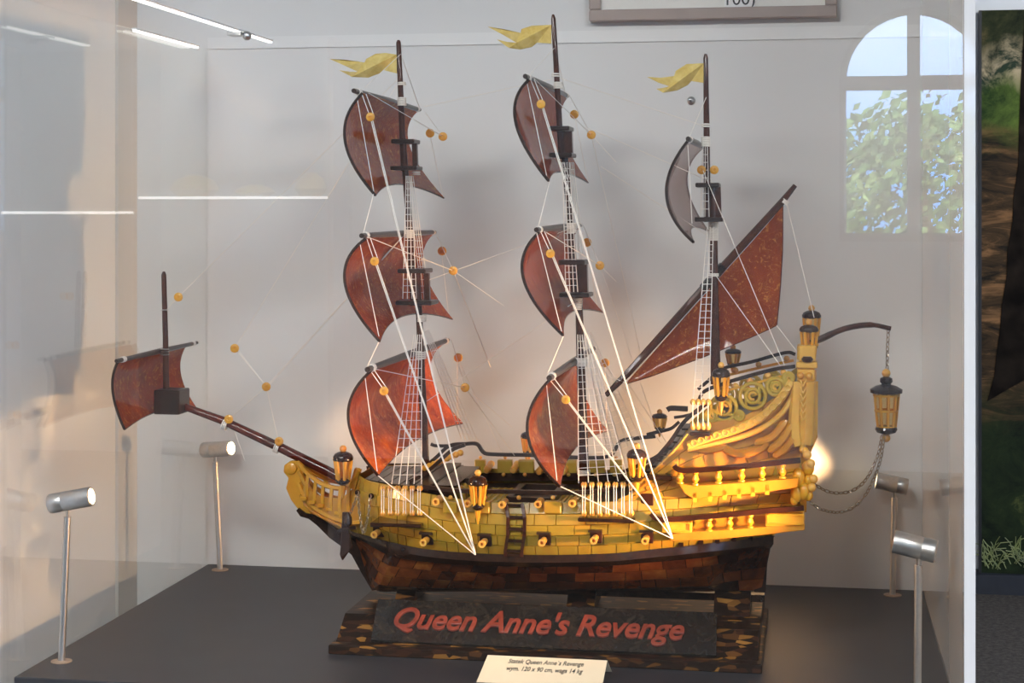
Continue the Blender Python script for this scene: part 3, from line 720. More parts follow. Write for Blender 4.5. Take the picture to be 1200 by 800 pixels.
# forecastle: dark block with steps and arched doors
fx0, fx1 = at(512, 0, YC).x, at(548, 0, YC).x
part(MB().b2((fx0 - .045, YC - .095, dz), (fx1, YC + .11, dz + .036)), 'forecastle', 'amber_black')
for i in range(5):
    part(MB().b2((fx1 + .0005 + i * .006, YC - .02, dz + .002), (fx1 + .006 + i * .006, YC + .055, dz + .036 - i * .0068)), 'forecastle_step', 'amber_rail')
for Y in (YC - .055, YC - .03):
    part(MB().lathe([(.007, 0), (.007, .02), (.0055, .026), (.002, .029)], V((fx1 + .001, Y, dz + .001)), n=12), 'arched_door', 'amber_olive', None, True)
for i in range(9): 
    part(MB().ball(at(498 + i * 5.2, 548 - i * 2.2, YC - .02), .0052), 'forecastle_bead', 'amber_gold', None, True)
def fore(u0, u1, z0, z1, name, mat, k=.93):
    g = [[V((lv(2, u0 + (u1 - u0) * i / 6).x, YC + sd * lv(2, u0 + (u1 - u0) * i / 6).y * k, (z0 + z1) / 2)) for sd in (-1, 0, 1)] for i in range(7)]
    return part(MB().shell(g, z1 - z0), name, mat)
fore(.5, 3.0, dz + .024, dz + .034, 'fore_deck', 'amber_black')
for i in range(6): fore(.6 + i * .4, .96 + i * .4, dz + .0345, dz + .0385, 'forecastle_plank', 'amber_rail', .9)

# ---- side of the hull: gunports, ladder, channels with deadeyes, small lights
for x, y in ((444, 622), (502, 630), (568, 632), (638, 631), (700, 629), (759, 628)):
    p = surf_z(upper, x, y); q = .0096
    fr = part(MB().box(p + V((0, -.001, 0)), (q * 1.9, .006, q * 1.9)), 'gunport', 'amber_window', None, bevel=.0008)
    part(MB().b2(p + V((-q * 1.15, -.012, q * .8)), p + V((q * .95, 0, q * 1.15))), 'port_lid', 'amber_rail', fr)
    d = V((0, -1, 0)); P = p + V((-.0005, -.012, -.001)); r = .0052
    part(MB().lathe([(r * .9, -.008), (r, 0), (r * .85, .012), (r * 1.08, .013), (r * 1.08, .018), (r * .5, .018), (r * .45, .012)], P, d, 12), 'gun_barrel', 'amber_bead', fr, True)
for x, y in ((758, 585),):
    p = surf_z(upper, x, y); part(MB().box(p, (.019, .006, .018)), 'square_port', 'amber_window', bevel=.001)
for x in (798, 821, 841, 860, 879, 897):
    p = surf_z(upper, x, 637 - (x - 798) * .085); part(MB().box(p, (.007, .008, .006)), 'scupper', 'amber_black')
lad = [surf_z(upper, x, y) for x, y in ((604, 588), (604, 606), (604, 626), (603, 645))] + [surf_z(lower, 603, 650, .004)]
lad = [p + V((0, -.004, 0)) for p in lad]
lo_ = empty  # the boarding ladder
L1 = part(MB().tube([p + V((-.0125, 0, 0)) for p in lad], .0034, 4, sq=True), 'boarding_ladder', 'amber_window')
part(MB().tube([p + V((.0125, 0, 0)) for p in lad], .0034, 4, sq=True), 'stile', 'amber_window', L1)
Lp = cr(lad, 6)
for i in (1, 6, 10, 14, 18, 22): part(MB().box(Lp[min(i, len(Lp) - 1)] + V((0, .001, 0)), (.025, .0045, .0045)), 'rung', 'amber_black', L1)

def channel(x0, x1, yb, yt, n, fn, out=.010, bot=None):
    a, b_ = surf_z(fn, x0, yb), surf_z(fn, x1, yb); y = min(a.y, b_.y)
    c = part(MB().b2((a.x, y - out - .004, a.z - .003), (b_.x, max(a.y, b_.y) + .004, a.z + .0025)), 'channel', 'amber_black', bevel=.001)
    for i in range(n):
        tt = (i + .5) / n; x = x0 + (x1 - x0) * tt; Y = y - out + .004
        pb_, pt = at(x, yb - 6, Y), at(x, yt, Y + .006); r = .0042
        for p in (pb_, pt): part(MB().lathe([(r * .4, -.0045), (r, -.003), (r * 1.05, -.001), (r * .8, 0), (r * 1.05, .001), (r, .003), (r * .4, .0045)], p, (1, 0, 0), 10), 'deadeye', 'amber_bead', c, True)
        part(MB().tube([pb_ + V((-.0018, -.004, 0)), pt + V((-.0018, -.004, 0))], .0006, 4), 'lanyard', 'thread', c); part(MB().tube([pb_ + V((.0018, -.004, 0)), pt + V((.0018, -.004, 0))], .0006, 4), 'lanyard', 'thread', c)
channel(445, 496, 607, 572, 6, upper)
channel(680, 744, 607, 568, 7, upper)
def q_channel():
    Y = YC - .155; a, b_ = at(809, 507, Y), at(833, 507, Y)
    c = part(MB().b2((a.x, Y - .012, a.z - .003), (b_.x, Y + .012, a.z + .003)), 'channel', 'amber_black', bevel=.001)
    for i in range(4):
        x = 812 + i * 6
        pb_, pt = at(x, 499, Y - .006), at(x, 471, Y - .004)
        for p, h in ((pb_, 1.5), (pt, 1.2)): part(MB().ball(p, .0042, 10, h), 'deadeye', 'amber_bead', c, True)
        part(MB().tube([pb_ + V((0, -.004, 0)), pt + V((0, -.004, 0))], .0007, 4), 'lanyard', 'thread', c)
q_channel()
for x0, x1, y in ((758, 788, 558),):
    Y = YC - .16; a, b_ = at(x0, y, Y), at(x1, y, Y); part(MB().b2((a.x, Y - .012, a.z - .004), (b_.x, Y + .008, a.z + .004)), 'side_ledge', 'amber_black', bevel=.0015)

# ---- stern galleries
def gallery(rail, floor, bal, Yo, depth, name):
    e_ = part(MB().prism([at(x, y, Yo) for x, y in floor], (0, depth, 0)), name, 'amber_honey', None, bevel=.0008)
    P = [at(x, y, Yo) for x, y in rail]; part(MB().tube(cr(P, 4), .0052, 4, sq=True), 'gallery_rail', 'amber_window', e_)
    for x, yt, yb in bal:
        p, q = at(x, yt, Yo + .004), at(x, yb, Yo + .004); h = p.z - q.z; r = .0048
        part(MB().lathe([(r * 1.1, 0), (r * 1.1, h * .1), (r * .6, h * .16), (r * 1.15, h * .42), (r * .6, h * .75), (r, h * .86), (r, h)], q, n=10), 'baluster', 'amber_gold', e_, True)
    return e_
G1 = gallery([(790, 545), (794, 549), (806, 551), (850, 548), (900, 543), (938, 539)],
        [(795, 566), (812, 569), (860, 566), (936, 560), (934, 571), (900, 576), (858, 580), (812, 584), (802, 578)],
        [(797, 551, 566), (815, 552, 568), (842, 550, 566), (869, 549, 564), (893, 546, 562), (917, 543, 560)], YC - .178, .035, 'upper_gallery')
for i, (x, y) in enumerate(((814, 585), (832, 584), (849, 582), (866, 580), (882, 578), (899, 576))):
    p = at(x, y, YC - .176); part(MB().b2(p + V((-.0028, -.002, -.004)), p + V((.0028, .02, .010))), 'dentil', 'amber_gold', G1)
G2 = gallery([(763, 601), (770, 607), (785, 608), (850, 603), (900, 598), (942, 595)],
        [(784, 626), (812, 623), (850, 621), (900, 617), (943, 613), (943, 621), (900, 626), (840, 632), (786, 634)],
        [(831, 607, 622), (855, 605, 620), (879, 603, 618)], YC - .176, .035, 'lower_gallery')
for x0, x1, y0, y1 in ((776, 811, 609, 624), (897, 942, 599, 617)):
    a, b_ = at(x0, y0, YC - .174), at(x1, y1, YC - .174)
    pn_ = part(MB().b2((a.x, YC - .176, b_.z - .001), (b_.x, YC - .15, a.z - .002)), 'gallery_panel', 'amber_gold', G2, bevel=.001)
    mm = MB(); 
    for fx, fz in ((0, .18), (0, .82)): mm.b2((a.x + .005, YC - .1785, b_.z + (a.z - b_.z) * fz - .0008), (b_.x - .005, YC - .1755, b_.z + (a.z - b_.z) * fz + .0008))
    for fx in (.06, .94): mm.b2((a.x + (b_.x - a.x) * fx - .0008, YC - .1785, b_.z + .003), (a.x + (b_.x - a.x) * fx + .0008, YC - .1755, a.z - .004))
    part(mm, 'panel_moulding', 'amber_gold', G2)
# backs of the galleries: dark red recess
part(MB().shell([[at(x, y, YC - .152) for y in (607 - (x - 811) * .05, 622 - (x - 811) * .05)] for x in (811, 850, 897)], .004), 'gallery_recess', 'amber_honey', G2)
# stern block, between the galleries' ends
part(MB().prism([at(x, y, YC - .15) for x, y in ((900, 604), (942, 597), (943, 612), (905, 627))], (0, .28, 0)), 'transom_foot', 'amber_gold', topside)
# carved band, shells and drape
CBc = [(806, 522), (830, 513), (860, 504), (890, 490), (912, 470), (928, 447)]
P = cr([at(x, y, YC - .152 + i * .002) for i, (x, y) in enumerate(CBc)], 6)
cb = part(MB().tube(P, .0062, 6), 'carved_band', 'amber_carved', None, True)
for i in range(2, len(P) - 1, 2): part(MB().torus(P[i] + V((0, -.006, .001)), .0042, .0013, 'Y', 12, 5), 'carved_ring', 'amber_carved', cb, True)
part(MB().tube(cr([at(x, y, YC - .150 + i * .002) for i, (x, y) in enumerate([(806, 527), (832, 521), (864, 513), (896, 500), (918, 482), (932, 458)])], 5), .0042, 6), 'lower_moulding', 'amber_carved', cb, True)
for k, (pts) in enumerate(([(808, 523), (830, 527), (852, 522)], [(846, 524), (866, 532), (890, 527), (900, 517)], [(884, 520), (905, 512), (922, 492)], [(900, 529), (916, 516), (930, 494)], [(906, 535), (920, 526), (932, 510)])):
    part(MB().tube(cr([at(x, y, YC - .146) for x, y in pts], 5), [.002] + [.006] * (5 * (len(pts) - 1) - 1) + [.002], 6), 'carved_shell', 'amber_honey', None, True)
# scroll panel between rail and side: rings, spirals
def ring(x, y, r, Y, parent=None, tube=.0030):
    m_ = mpp(x, Y); c = at(x, y, Y)
    o = part(MB().torus(c, r * m_, tube, 'Y', 24, 6), 'scroll_ring', 'amber_olive', parent, True)
    part(MB().torus(c, r * m_ * .55, tube * .9, 'Y', 18, 6), 'scroll_ring', 'amber_olive', o, True)
    part(MB().torus(c, r * m_ * .28, tube * .7, 'Y', 14, 6, .3, 5.2), 'scroll_core', 'amber_carved', o, True)
    for q in range(4): 
        a_ = q * math.pi / 2 + .5; part(MB().tube([c + V((math.cos(a_), 0, math.sin(a_))) * r * m_ * .55, c + V((math.cos(a_ + .5), 0, math.sin(a_ + .5))) * r * m_], tube * .8, 5), 'scroll_spoke', 'amber_olive', o, True)
for x, y, r in ((882, 464, 15), (848, 478, 15), (909, 453, 10), (866, 487, 5), (924, 443, 6), (833, 487, 7)): ring(x, y, r, YC - .133)
for x, y, r in ((880, 452, 12), (905, 444, 9), (852, 462, 12)): ring(x, y, r, YC + .118)
# stern tower and carved figures
def sblock(x0, x1, y0, y1, Y, dep, mat='amber_carved', name='stern_block'):
    a, b_ = at(x0, y0, Y), at(x1, y1, Y); return part(MB().b2((a.x, Y, b_.z), (b_.x, Y + dep, a.z)), name, mat, None, bevel=.0018)
sb = sblock(933, 958, 424, 432, YC - .145, .05); sblock(936, 956, 405, 424, YC - .140, .045); sblock(934, 955, 432, 447, YC - .142, .046)
for x in (938, 948): part(MB().ball(at(x, 440, YC - .143), .0055), 'stern_stud', 'amber_honey', None, True)
part(MB().lathe([(.006, 0), (.009, .004), (.006, .008)], at(946, 424, YC - .143), n=12), 'stern_cushion', 'amber_window', None, True)
sblock(934, 954, 405, 446, YC + .085, .045)
dr = [[(932, 447), (956, 447)], [(930, 470), (956, 470)], [(928, 495), (956, 492)], [(929, 512), (955, 508)], [(934, 522), (950, 520)]]
g = []
for (l_, r_) in dr:
    g.append([at(l_[0] + (r_[0] - l_[0]) * k / 10, l_[1] + (r_[1] - l_[1]) * k / 10, YC - .140 - .005 * math.sin(k * 1.25) - .008 * math.sin(math.pi * k / 10)) for k in range(11)])
part(MB().shell(g, .012), 'stern_drape', 'amber_carved', None, True)
for x in (948,):
    part(MB().prism([at(x, y, YC - .10) for x, y in ((936, 447), (957, 447), (958, 512), (946, 540), (945, 600), (938, 600), (934, 500))], (0, .2, 0)), 'stern_board', 'amber_honey')
leaf = MB()
for i in range(6):
    p = at(941, 452 + i * 8, YC - .158); leaf.tube([p + V((-.004, .001, .008)), p + V((0, -.002, 0)), p + V((.005, 0, .009))], .0015, 5)
part(leaf, 'carved_leaf', 'amber_carved', None, True)
# corbel figure at the stern corner
fg = MB()
for x, y, r, sz in ((944, 529, 4.2, 1.2), (947, 548, 7.5, 1.2), (949, 563, 7, 1.2), (942, 575, 8.5, 1.3), (936, 560, 8, 1.6), (934, 578, 7.5, 1.4), (947, 580, 6, 1.2), (931, 586, 5, 1.2)):
    fg.ball(at(x, y, YC - .155), mpp(x, -.1) * r, 10, sz)
part(fg, 'stern_figure', 'amber_gold', None, True)
for x, y in ((946, 533), (950, 543), (953, 561), (951, 571)): part(MB().ball(at(x, y, YC - .160), .0068), 'figure_bead', 'amber_bead', None, True)
part(MB().lathe([(.004, 0), (.006, .003), (.003, .012), (.005, .018), (.002, .03)], at(941, 530, YC - .15), n=10), 'figure_finial', 'amber_gold', None, True)

# ---- beakhead at the bow: curled head, curved rails, ribs
head = part(MB().prism([at(x, y, YC - .007) for x, y in ((352, 600), (341, 586), (335, 572), (338, 560), (332, 553), (333, 545), (340, 540), (349, 540), (356, 546), (356, 554), (352, 560), (356, 576), (364, 590), (380, 603), (398, 613), (410, 620), (406, 626), (384, 612))], (0, .014, 0)), 'beakhead', 'amber_gold', None, bevel=.001)
part(MB().lathe([(.002, -.013), (.009, -.010), (.010, 0), (.009, .010), (.002, .013)], at(343, 548, YC), (0, 1, 0), 18), 'curl', 'amber_gold', head, True)
hr = [[(349, 541), (362, 556), (380, 568), (398, 572), (410, 568), (421, 550)], [(350, 552), (362, 572), (382, 588), (402, 590), (418, 578), (424, 562)], [(350, 566), (362, 588), (384, 604), (408, 612), (424, 612)], [(352, 580), (364, 597), (384, 609), (404, 618)]]
def hx(i, x, n, tt): return tt
for s in (-1, 1):
    for j, pts in enumerate(hr):
        if s == 1 and j == 3: continue
        n = len(pts); P = []
        for i, (x, y) in enumerate(pts):
            Yo = -(.006 + .055 * (i / (n - 1)) ** 1.3)
            p = at(x, y, YC + Yo); P.append(V((p.x, YC - s * Yo * -1 if s == 1 else p.y, p.z)))
            if s == 1: P[-1] = V((p.x, YC - Yo, p.z))
        part(MB().tube(cr(P, 5), .0042 if j < 3 else .003, 5, sq=True), 'head_rail', 'amber_gold' if j % 2 == 0 else 'amber_honey', head)
for i, (x, y0, y1, yo) in enumerate(((361, 556, 590, .014), (370, 563, 600, .018), (379, 568, 606, .024), (389, 571, 608, .03), (399, 573, 612, .038), (409, 569, 613, .046))):
    part(MB().tube(cr([at(x, y0, YC - yo), at(x - 1, (y0 + y1) / 2, YC - yo - .003), at(x + 2, y1, YC - yo + .004)], 3), .0036, 4, sq=True), 'head_rib', 'amber_gold', head)
part(MB().tube(cr([at(x, y, YC + .03) for x, y in ((350, 541), (366, 548), (384, 556), (396, 560))], 4), .005, 4, sq=True), 'head_cap', 'amber_gold', head)
part(MB().b2(at(379, 570, YC + .02), at(387, 556, YC + .03)), 'head_post', 'amber_gold', head)
part(MB().tube([at(413, 572, YC - .05), at(420, 549, YC - .05)], .007, 4, sq=True), 'cathead', 'amber_gold', head)
for i in range(5):
    x = 356 + i * 10; y = 590 + i * 5.2; part(MB().box(at(x, y - 6 - i, YC - .02 - i * .004), (.011, .006, .006)), 'head_block', 'amber_gold', head, bevel=.0008)
part(MB().shell([[at(x, y, YC - .012 - .04 * (x - 356) / 66) for y in (y0, y1)] for x, y0, y1 in ((356, 568, 592), (376, 582, 604), (400, 584, 612), (422, 566, 614))], .003), 'head_board', 'amber_honey', head)

# ---- anchor and chains
def chain(name, pts, link=.0075, r=.0008, wdt=.0024, mat='chain_metal'):
    P = cr(pts, 30); acc = 0; mb = MB(); k = 0; nxt = 0
    for a, b_ in zip(P, P[1:]):
        L = (b_ - a).length
        while nxt <= acc + L:
            c = a.lerp(b_, (nxt - acc) / L); d = (b_ - a).normalized(); s_ = d.orthogonal().normalized(); s_ = s_ if k % 2 else d.cross(s_)
            lp = [c + d * math.cos(q) * link * .62 + s_ * math.sin(q) * wdt for q in [2 * math.pi * i / 10 for i in range(11)]]
            mb.tube(lp, r, 5, cap=False); k += 1; nxt += link * .95
        acc += L
    return part(mb, name, mat, None, True)
AY = YC - .105
an = part(MB().prism([at(x, y, AY) for x, y in ((401, 600), (407, 600), (408, 622), (413, 640), (401, 657), (398, 650), (399, 640))], (0, .006, 0)), 'anchor', 'amber_black', None, bevel=.001)
part(MB().tube(cr([at(x, y, AY) for x, y in ((396, 622), (404, 620), (417, 618))], 3), .003, 5), 'anchor_stock', 'amber_rail', an)
part(MB().lathe([(.001, 0), (.0065, .007), (.006, .016), (.001, .024)], at(408, 618, AY - .012), n=12), 'anchor_buoy', 'amber_rail', an, True)
for x, y in ((419, 577), (435, 581)): part(MB().ball(at(x, y, YC - .10), .0045), 'chain_bolt', 'amber_black', None, True)
chain('anchor_chain', [at(419, 578, YC - .104), at(414, 593, AY), at(409, 604, AY - .01)], .0062, .0007, .002)
chain('anchor_chain', [at(420, 578, YC - .104), at(421, 598, YC - .108), at(425, 624, YC - .108)], .0062, .0007, .002)
chain('anchor_chain', [at(434, 582, YC - .104), at(432, 600, YC - .11), at(427, 624, YC - .108)], .0062, .0007, .002)

# ---- masts
def mast(name, pts, Y=YC, mat='amber_mast'):
    return part(MB().tube([at(x, y, Y) for x, y, r in pts], [r * .00135 for x, y, r in pts], 12), name, mat, None, True)
m1 = mast('fore_mast', [(499, 560, 5), (498, 530, 5), (489, 318, 3.6)])
mast('fore_topmast', [(485, 358, 4.2), (480, 270, 4), (472, 162, 3.8)]); mast('fore_topgallant', [(473, 200, 3.6), (470, 120, 3.6), (467, 50, 3), (467, 47, 1.5)])
mast('main_mast', [(685, 578, 6), (684, 540, 6), (677, 307, 4)])
mast('main_topmast', [(674, 348, 4.4), (668, 250, 4.2), (658, 150, 4)]); mast('main_topgallant', [(658, 186, 3.6), (653, 100, 3.4), (648.5, 22, 2.8), (648, 17, 1.4)])
mast('mizzen_mast', [(839, 450, 6), (837, 350, 5), (836, 216, 4)]); mast('mizzen_topmast', [(829, 260, 4), (828, 150, 3.6), (827, 68, 2.8), (827, 63, 1.4)])
def top(x0, x1, y, th=5, D=.055, off=0):
    a, b_ = at(x0, y, YC), at(x1, y, YC); c = (a + b_) / 2
    part(MB().box(c + V((0, off, 0)), (b_.x - a.x - .006, D, th * .00135)), 'mast_top', 'amber_rail', None, bevel=.0012)
for a in ((466, 512, 354), (468, 505, 317), (459, 494, 197, 4.5, .045), (460, 491, 166, 5, .045), (656, 695, 345), (655, 690, 307, 5.5), (644, 675, 182), (644, 672, 151), (813, 850, 257), (814, 846, 217)): top(*a)
for x, y0, y1, w_ in ((500, 320, 352, 5), (486, 168, 195, 4.5), (683, 310, 342, 8), (666, 154, 180, 7), (841, 219, 255, 5.5)):
    part(MB().tube([at(x, y0, YC), at(x + 1, y1, YC)], w_ * .00125, 4, sq=True), 'top_column', 'amber_mast')
for x, y, r, h in ((471, 98, 4.3, 4), (471, 119, 4.8, 10), (479, 274, 5, 10), (494, 373, 5, 8), (493, 416, 6, 9), (651, 88, 4.3, 5), (654, 100, 4.8, 8), (670, 267, 5, 12), (677, 356, 5, 14), (681, 424, 6.5, 10), (684, 553, 7, 6), (827, 147, 4.2, 5), (827, 166, 4.6, 12), (836, 270, 5, 24), (836, 322, 5.5, 4), (488, 203, 4, 5)):
    a, b_ = at(x, y + h / 2, YC), at(x, y - h / 2, YC); mb = MB()
    for i in range(max(2, int(h / 2))): mb.torus(a.lerp(b_, (i + .5) / max(2, int(h / 2))), r * .00137, .0013, 'Z', 14, 5)
    part(mb, 'binding', 'thread', None, True)

# ---- yards and sails
def yard(p, q, L, r=.0048, Yc=YC):
    a, b_ = at(*p, Yc - L / 2), at(*q, Yc + L / 2); d = (b_ - a).normalized()
    y_ = part(MB().tube([a - d * .012, a, a.lerp(b_, .5), b_, b_ + d * .012], [r * .75, r * .85, r * 1.15, r * .8, r * .65], 10), 'yard', 'amber_rail', None, True)
    mb = MB()
    for k in range(4): mb.tube([a + d * (.008 + .003 * k), a + d * (.0105 + .003 * k)], r * 1.15, 8)
    for k in range(3): mb.tube([b_ - d * (.006 + .003 * k), b_ - d * (.0035 + .003 * k)], r * 1.1, 8)
    part(mb, 'yard_binding', 'thread', y_, True)
    return a, b_
def sail(mat, L, near, far, arch, Yc=YC, belly=.012, name='sail'):
    "near and far: three pixels (head, middle, foot) of the two side edges; arch: lift of the foot's middle in px"
    Yn, Yf = Yc - L / 2, Yc + L / 2; a = [at(*p, Yn) for p in near]; b_ = [at(*p, Yf) for p in far]
    def edge(e_, v):
        c = e_[1] * 2 - (e_[0] + e_[2]) / 2; return e_[0] * (1 - v) ** 2 + c * 2 * v * (1 - v) + e_[2] * v * v
    NU, NV = 16, 22; g = []
    for i in range(NU + 1):
        u = i / NU; row = []
        for j in range(NV + 1):
            v = j / NV; vv = v * (1 - arch * .00135 / max((a[0] - a[2]).length, .01) * 4 * u * (1 - u) * v)
            p = edge(a, vv).lerp(edge(b_, vv), u); p.x -= belly * 4 * u * (1 - u) * math.sin(math.pi * min(1, vv)) ; row.append(p)
        g.append(row)
    s_ = part(MB().shell(g, .0026), name, mat, None, True)
    part(MB().tube(g[0], .0022, 6), 'sail_edge', 'amber_black', s_, True)
    part(MB().tube([r[-1] for r in g], .0014, 5), 'sail_hem', 'amber_cherry', s_, True)
    part(MB().tube(g[-1], .0014, 5), 'sail_hem', 'amber_cherry', s_, True)
    return s_
yard((417, 107), (490, 128), .40); sail('sail_russet', .40, [(425, 109), (404, 163), (440, 229)], [(490, 129), (479, 170), (520, 232)], 12)
yard((426, 276), (508, 272), .50); sail('sail_russet', .50, [(429, 279), (404, 330), (445, 400)], [(507, 274), (496, 315), (530, 374)], 13)
yard((433, 432), (523, 399), .50, .0055); sail('sail_orange', .50, [(435, 434), (408, 490), (443, 557)], [(520, 402), (505, 440), (542, 496)], 7)
yard((617, 90), (664, 112), .42); sail('sail_plum', .42, [(620, 93), (604, 142), (643, 212)], [(664, 114), (658, 155), (689, 214)], 9)
yard((630, 269), (680, 264), .48); sail('sail_plum', .48, [(632, 272), (613, 325), (660, 393)], [(678, 267), (670, 310), (706, 366)], 11)
yard((645, 442), (696, 408), .52, .0055); sail('sail_brown', .52, [(645, 444), (618, 506), (656, 570)], [(690, 411), (682, 455), (712, 505)], 10)
yard((807, 163), (824, 172), .34); sail('sail_smoky', .34, [(806, 165), (781, 228), (813, 284)], [(823, 174), (805, 215), (831, 272)], 10)
yard((140, 422), (228, 402), .32, .0042); sail('sail_russet', .32, [(138, 424), (132, 458), (146, 503)], [(218, 404), (211, 437), (229, 477)], 6, name='spritsail')

# lateen
LY = YC + .014
ly = part(MB().tube([at(710, 463, LY), at(735, 438, LY), at(836, 325, LY), at(915, 238, LY), at(932, 217, LY)], [.004, .0058, .0066, .0054, .0036], 8), 'lateen_yard', 'amber_mast', None, True)
ed = [(733, 449), (760, 420), (790, 386), (820, 352), (850, 318), (880, 285), (905, 256), (917, 241)]
bt = [(735, 449), (762, 441), (792, 430), (822, 419), (852, 407), (880, 395), (900, 386), (910, 381)]
rt = [(917, 241), (917, 290), (914, 340), (910, 381)]
g = []
for i in range(8):
    row = []
    for j in range(9):
        v = j / 8; a, b_ = V((*ed[i], 0)), V((*bt[i], 0)); p = a.lerp(b_, v)
        if i == 7: k = v * 3; kk = min(int(k), 2); p = V((*rt[kk], 0)).lerp(V((*rt[kk + 1], 0)), k - kk)
        if i == 6: p = a.lerp(b_, v) + V((2 * math.sin(math.pi * v), 0, 0))
        row.append(at(p.x, p.y, LY + .002 + .012 * math.sin(math.pi * v) * math.sin(math.pi * i / 7)))
    g.append(row)
ls = part(MB().shell(g, .0028), 'lateen_sail', 'sail_lateen', None, True)
part(MB().tube([r[-1] for r in g], .0012, 5), 'sail_hem', 'amber_cherry', ls, True); part(MB().tube(g[-1], .0014, 5), 'sail_hem', 'amber_cherry', ls, True)
part(MB().tube([at(918, 238, LY), at(921, 234, LY)], .0062, 8), 'binding', 'thread', ly)
part(MB().tube([at(824, 338, LY), at(848, 311, LY)], .0074, 8), 'yard_binding', 'amber_black', ly)

# bowsprit, sprit mast
part(MB().tube([at(400, 560, YC), at(330, 525, YC), at(262, 493, YC), at(207, 473, YC)], [.0085, .0080, .0070, .0056], 12), 'bowsprit', 'amber_cherry', None, True)
part(MB().tube([at(206, 472, YC), at(213, 475, YC)], .0066, 10), 'bowsprit_cap', 'paper_mat', None, True)
a, b_ = at(180, 457, YC - .03), at(210, 486, YC - .03)
part(MB().b2((a.x, YC - .03, b_.z), (b_.x, YC + .018, a.z)), 'sprit_block', 'amber_rail', None, bevel=.0015)
part(MB().tube([at(195, 470, YC), at(194, 400, YC), at(192, 322, YC), at(192, 318, YC)], [.0055, .0048, .0042, .002], 10), 'sprit_mast', 'amber_mast', None, True)
mb = MB()
for y in (409, 412, 415): mb.torus(at(193, y, YC), .0062, .0014, 'Z', 12, 5)
mb.torus(at(193, 363, YC), .0055, .001, 'Z', 12, 5); part(mb, 'binding', 'steel', None, True)
for x, y in ((264, 497), (325, 524)):
    mb = MB(); c = at(x, y, YC); ax = (at(330, 525, YC) - at(262, 493, YC)).normalized()
    for k in (-1, 0, 1): mb.tube([c + ax * (k * .003 - .001), c + ax * (k * .003 + .001)], .0098, 10)
    part(mb, 'binding', 'thread', None, True)

# flags
FLAGS = [[(465, 64), (452, 62), (440, 63), (429, 69), (427, 73), (405, 70), (386, 69), (404, 77), (419, 84), (410, 84), (397, 82), (412, 90), (431, 91), (444, 86), (449, 82), (465, 86)],
 [(646, 29), (623, 30), (611, 34), (610, 38.5), (590, 34), (571, 31), (588, 40), (605, 50), (594, 49), (582, 46), (596, 56), (609, 58), (623, 55), (629, 50), (646, 51)],
 [(825, 74), (804.5, 75), (792, 83), (790, 89), (774, 91), (758, 90), (772, 97), (784, 101), (777, 103), (769, 104), (777, 108.6), (793.5, 106), (806, 99.5), (810, 95), (825, 97)]]
for k, F_ in enumerate(FLAGS):
    bm_ = bmesh.new(); x0, x1 = min(p[0] for p in F_), max(p[0] for p in F_)
    mb = MB().prism([at(x, y, YC - .002 + .010 * math.sin((x1 - x) / (x1 - x0) * 5.0)) for x, y in F_], (0, .0022, 0))
    bm_.free(); part(mb, 'flag', 'amber_flag')

# ---- lanterns
def lantern(x, yt, yb, wpx, Y, spike=True, name='lantern', label=None):
    m_ = mpp(x, Y); H = (yb - yt) * m_; R = wpx / 2 * m_; c = at(x, yb, Y); h0 = H * (.30 if spike else .04)
    body = part(MB().lathe([(R * .52, h0 + H * .06), (R * .78, H * .70)], c, n=12), name, 'amber_pane', None, True, label=label)
    fr_ = MB()
    for k in range(6):
        q = 2 * math.pi * k / 6; fr_.tube([c + V((R * .56 * math.cos(q), R * .56 * math.sin(q), h0 + H * .05)), c + V((R * .84 * math.cos(q), R * .84 * math.sin(q), H * .71))], R * .17, 5)
    part(fr_, 'glazing_bars', 'amber_gold', body, True)
    part(MB().lathe([(R * .86, H * .70), (R * 1.0, H * .72), (R * 1.02, H * .77), (R * .85, H * .83), (R * .5, H * .865), (R * .2, H * .88)], c, n=16), 'cap', 'amber_black', body, True)
    part(MB().ball(c + V((0, 0, H * .925)), R * .36, 10), 'finial', 'amber_bead', body, True)
    part(MB().lathe([(R * .15, h0 - H * .05), (R * .5, h0 - H * .03), (R * .70, h0 + H * .02), (R * .66, h0 + H * .06), (R * .5, h0 + H * .07)], c, n=14), 'foot', 'amber_black', body, True)
    if spike: part(MB().lathe([(R * .06, 0), (R * .26, h0 * .5), (R * .34, h0 - H * .05)], c, n=8), 'spike', 'amber_gold', body, True)
lantern(402, 521, 584, 24, YC - .075); lantern(560, 549, 614, 22, YC - .182); lantern(746, 518, 580, 23, YC - .180)
lantern(773, 480, 512, 18, YC + .14); lantern(845, 423, 486, 21, YC - .142); lantern(859, 404, 438, 19, YC + .13)
lantern(948, 374, 424, 22, YC - .12, False); lantern(951, 357, 410, 22, YC + .11, False); lantern(619, 500, 545, 18, YC + .17)
# hanging stern lantern and its boom
boom = [(950, 402), (962, 397), (990, 385), (1020, 380.5), (1044, 385)]
part(MB().tube(cr([at(x, y, YC) for x, y in boom], 5), [.0052] * 8 + [.0045] * 8 + [.0036] * 5, 8), 'boom', 'amber_mast', None, True)
chain('lantern_chain', [at(1041, 387, YC), at(1040, 410, YC), at(1039.5, 436, YC)])
c = at(1038.5, 503, YC); m_ = mpp(1039, YC); 
big = part(MB().lathe([(9 * m_, .004), (13 * m_, 41 * m_)], c, n=12), 'hanging_lantern', 'amber_pane', None, True, label='large hanging stern lantern')
fr_ = MB()
for k in range(9):
    q = 2 * math.pi * k / 9; fr_.tube([c + V((10.3 * m_ * math.cos(q), 10.3 * m_ * math.sin(q), 0)), c + V((14.5 * m_ * math.cos(q), 14.5 * m_ * math.sin(q), 42 * m_))], .0021, 5)
for h, r in ((22, 12.8), (3, 10.8), (40, 14.4)): fr_.torus(c + V((0, 0, h * m_)), r * m_, .0018, 'Z', 20, 5)
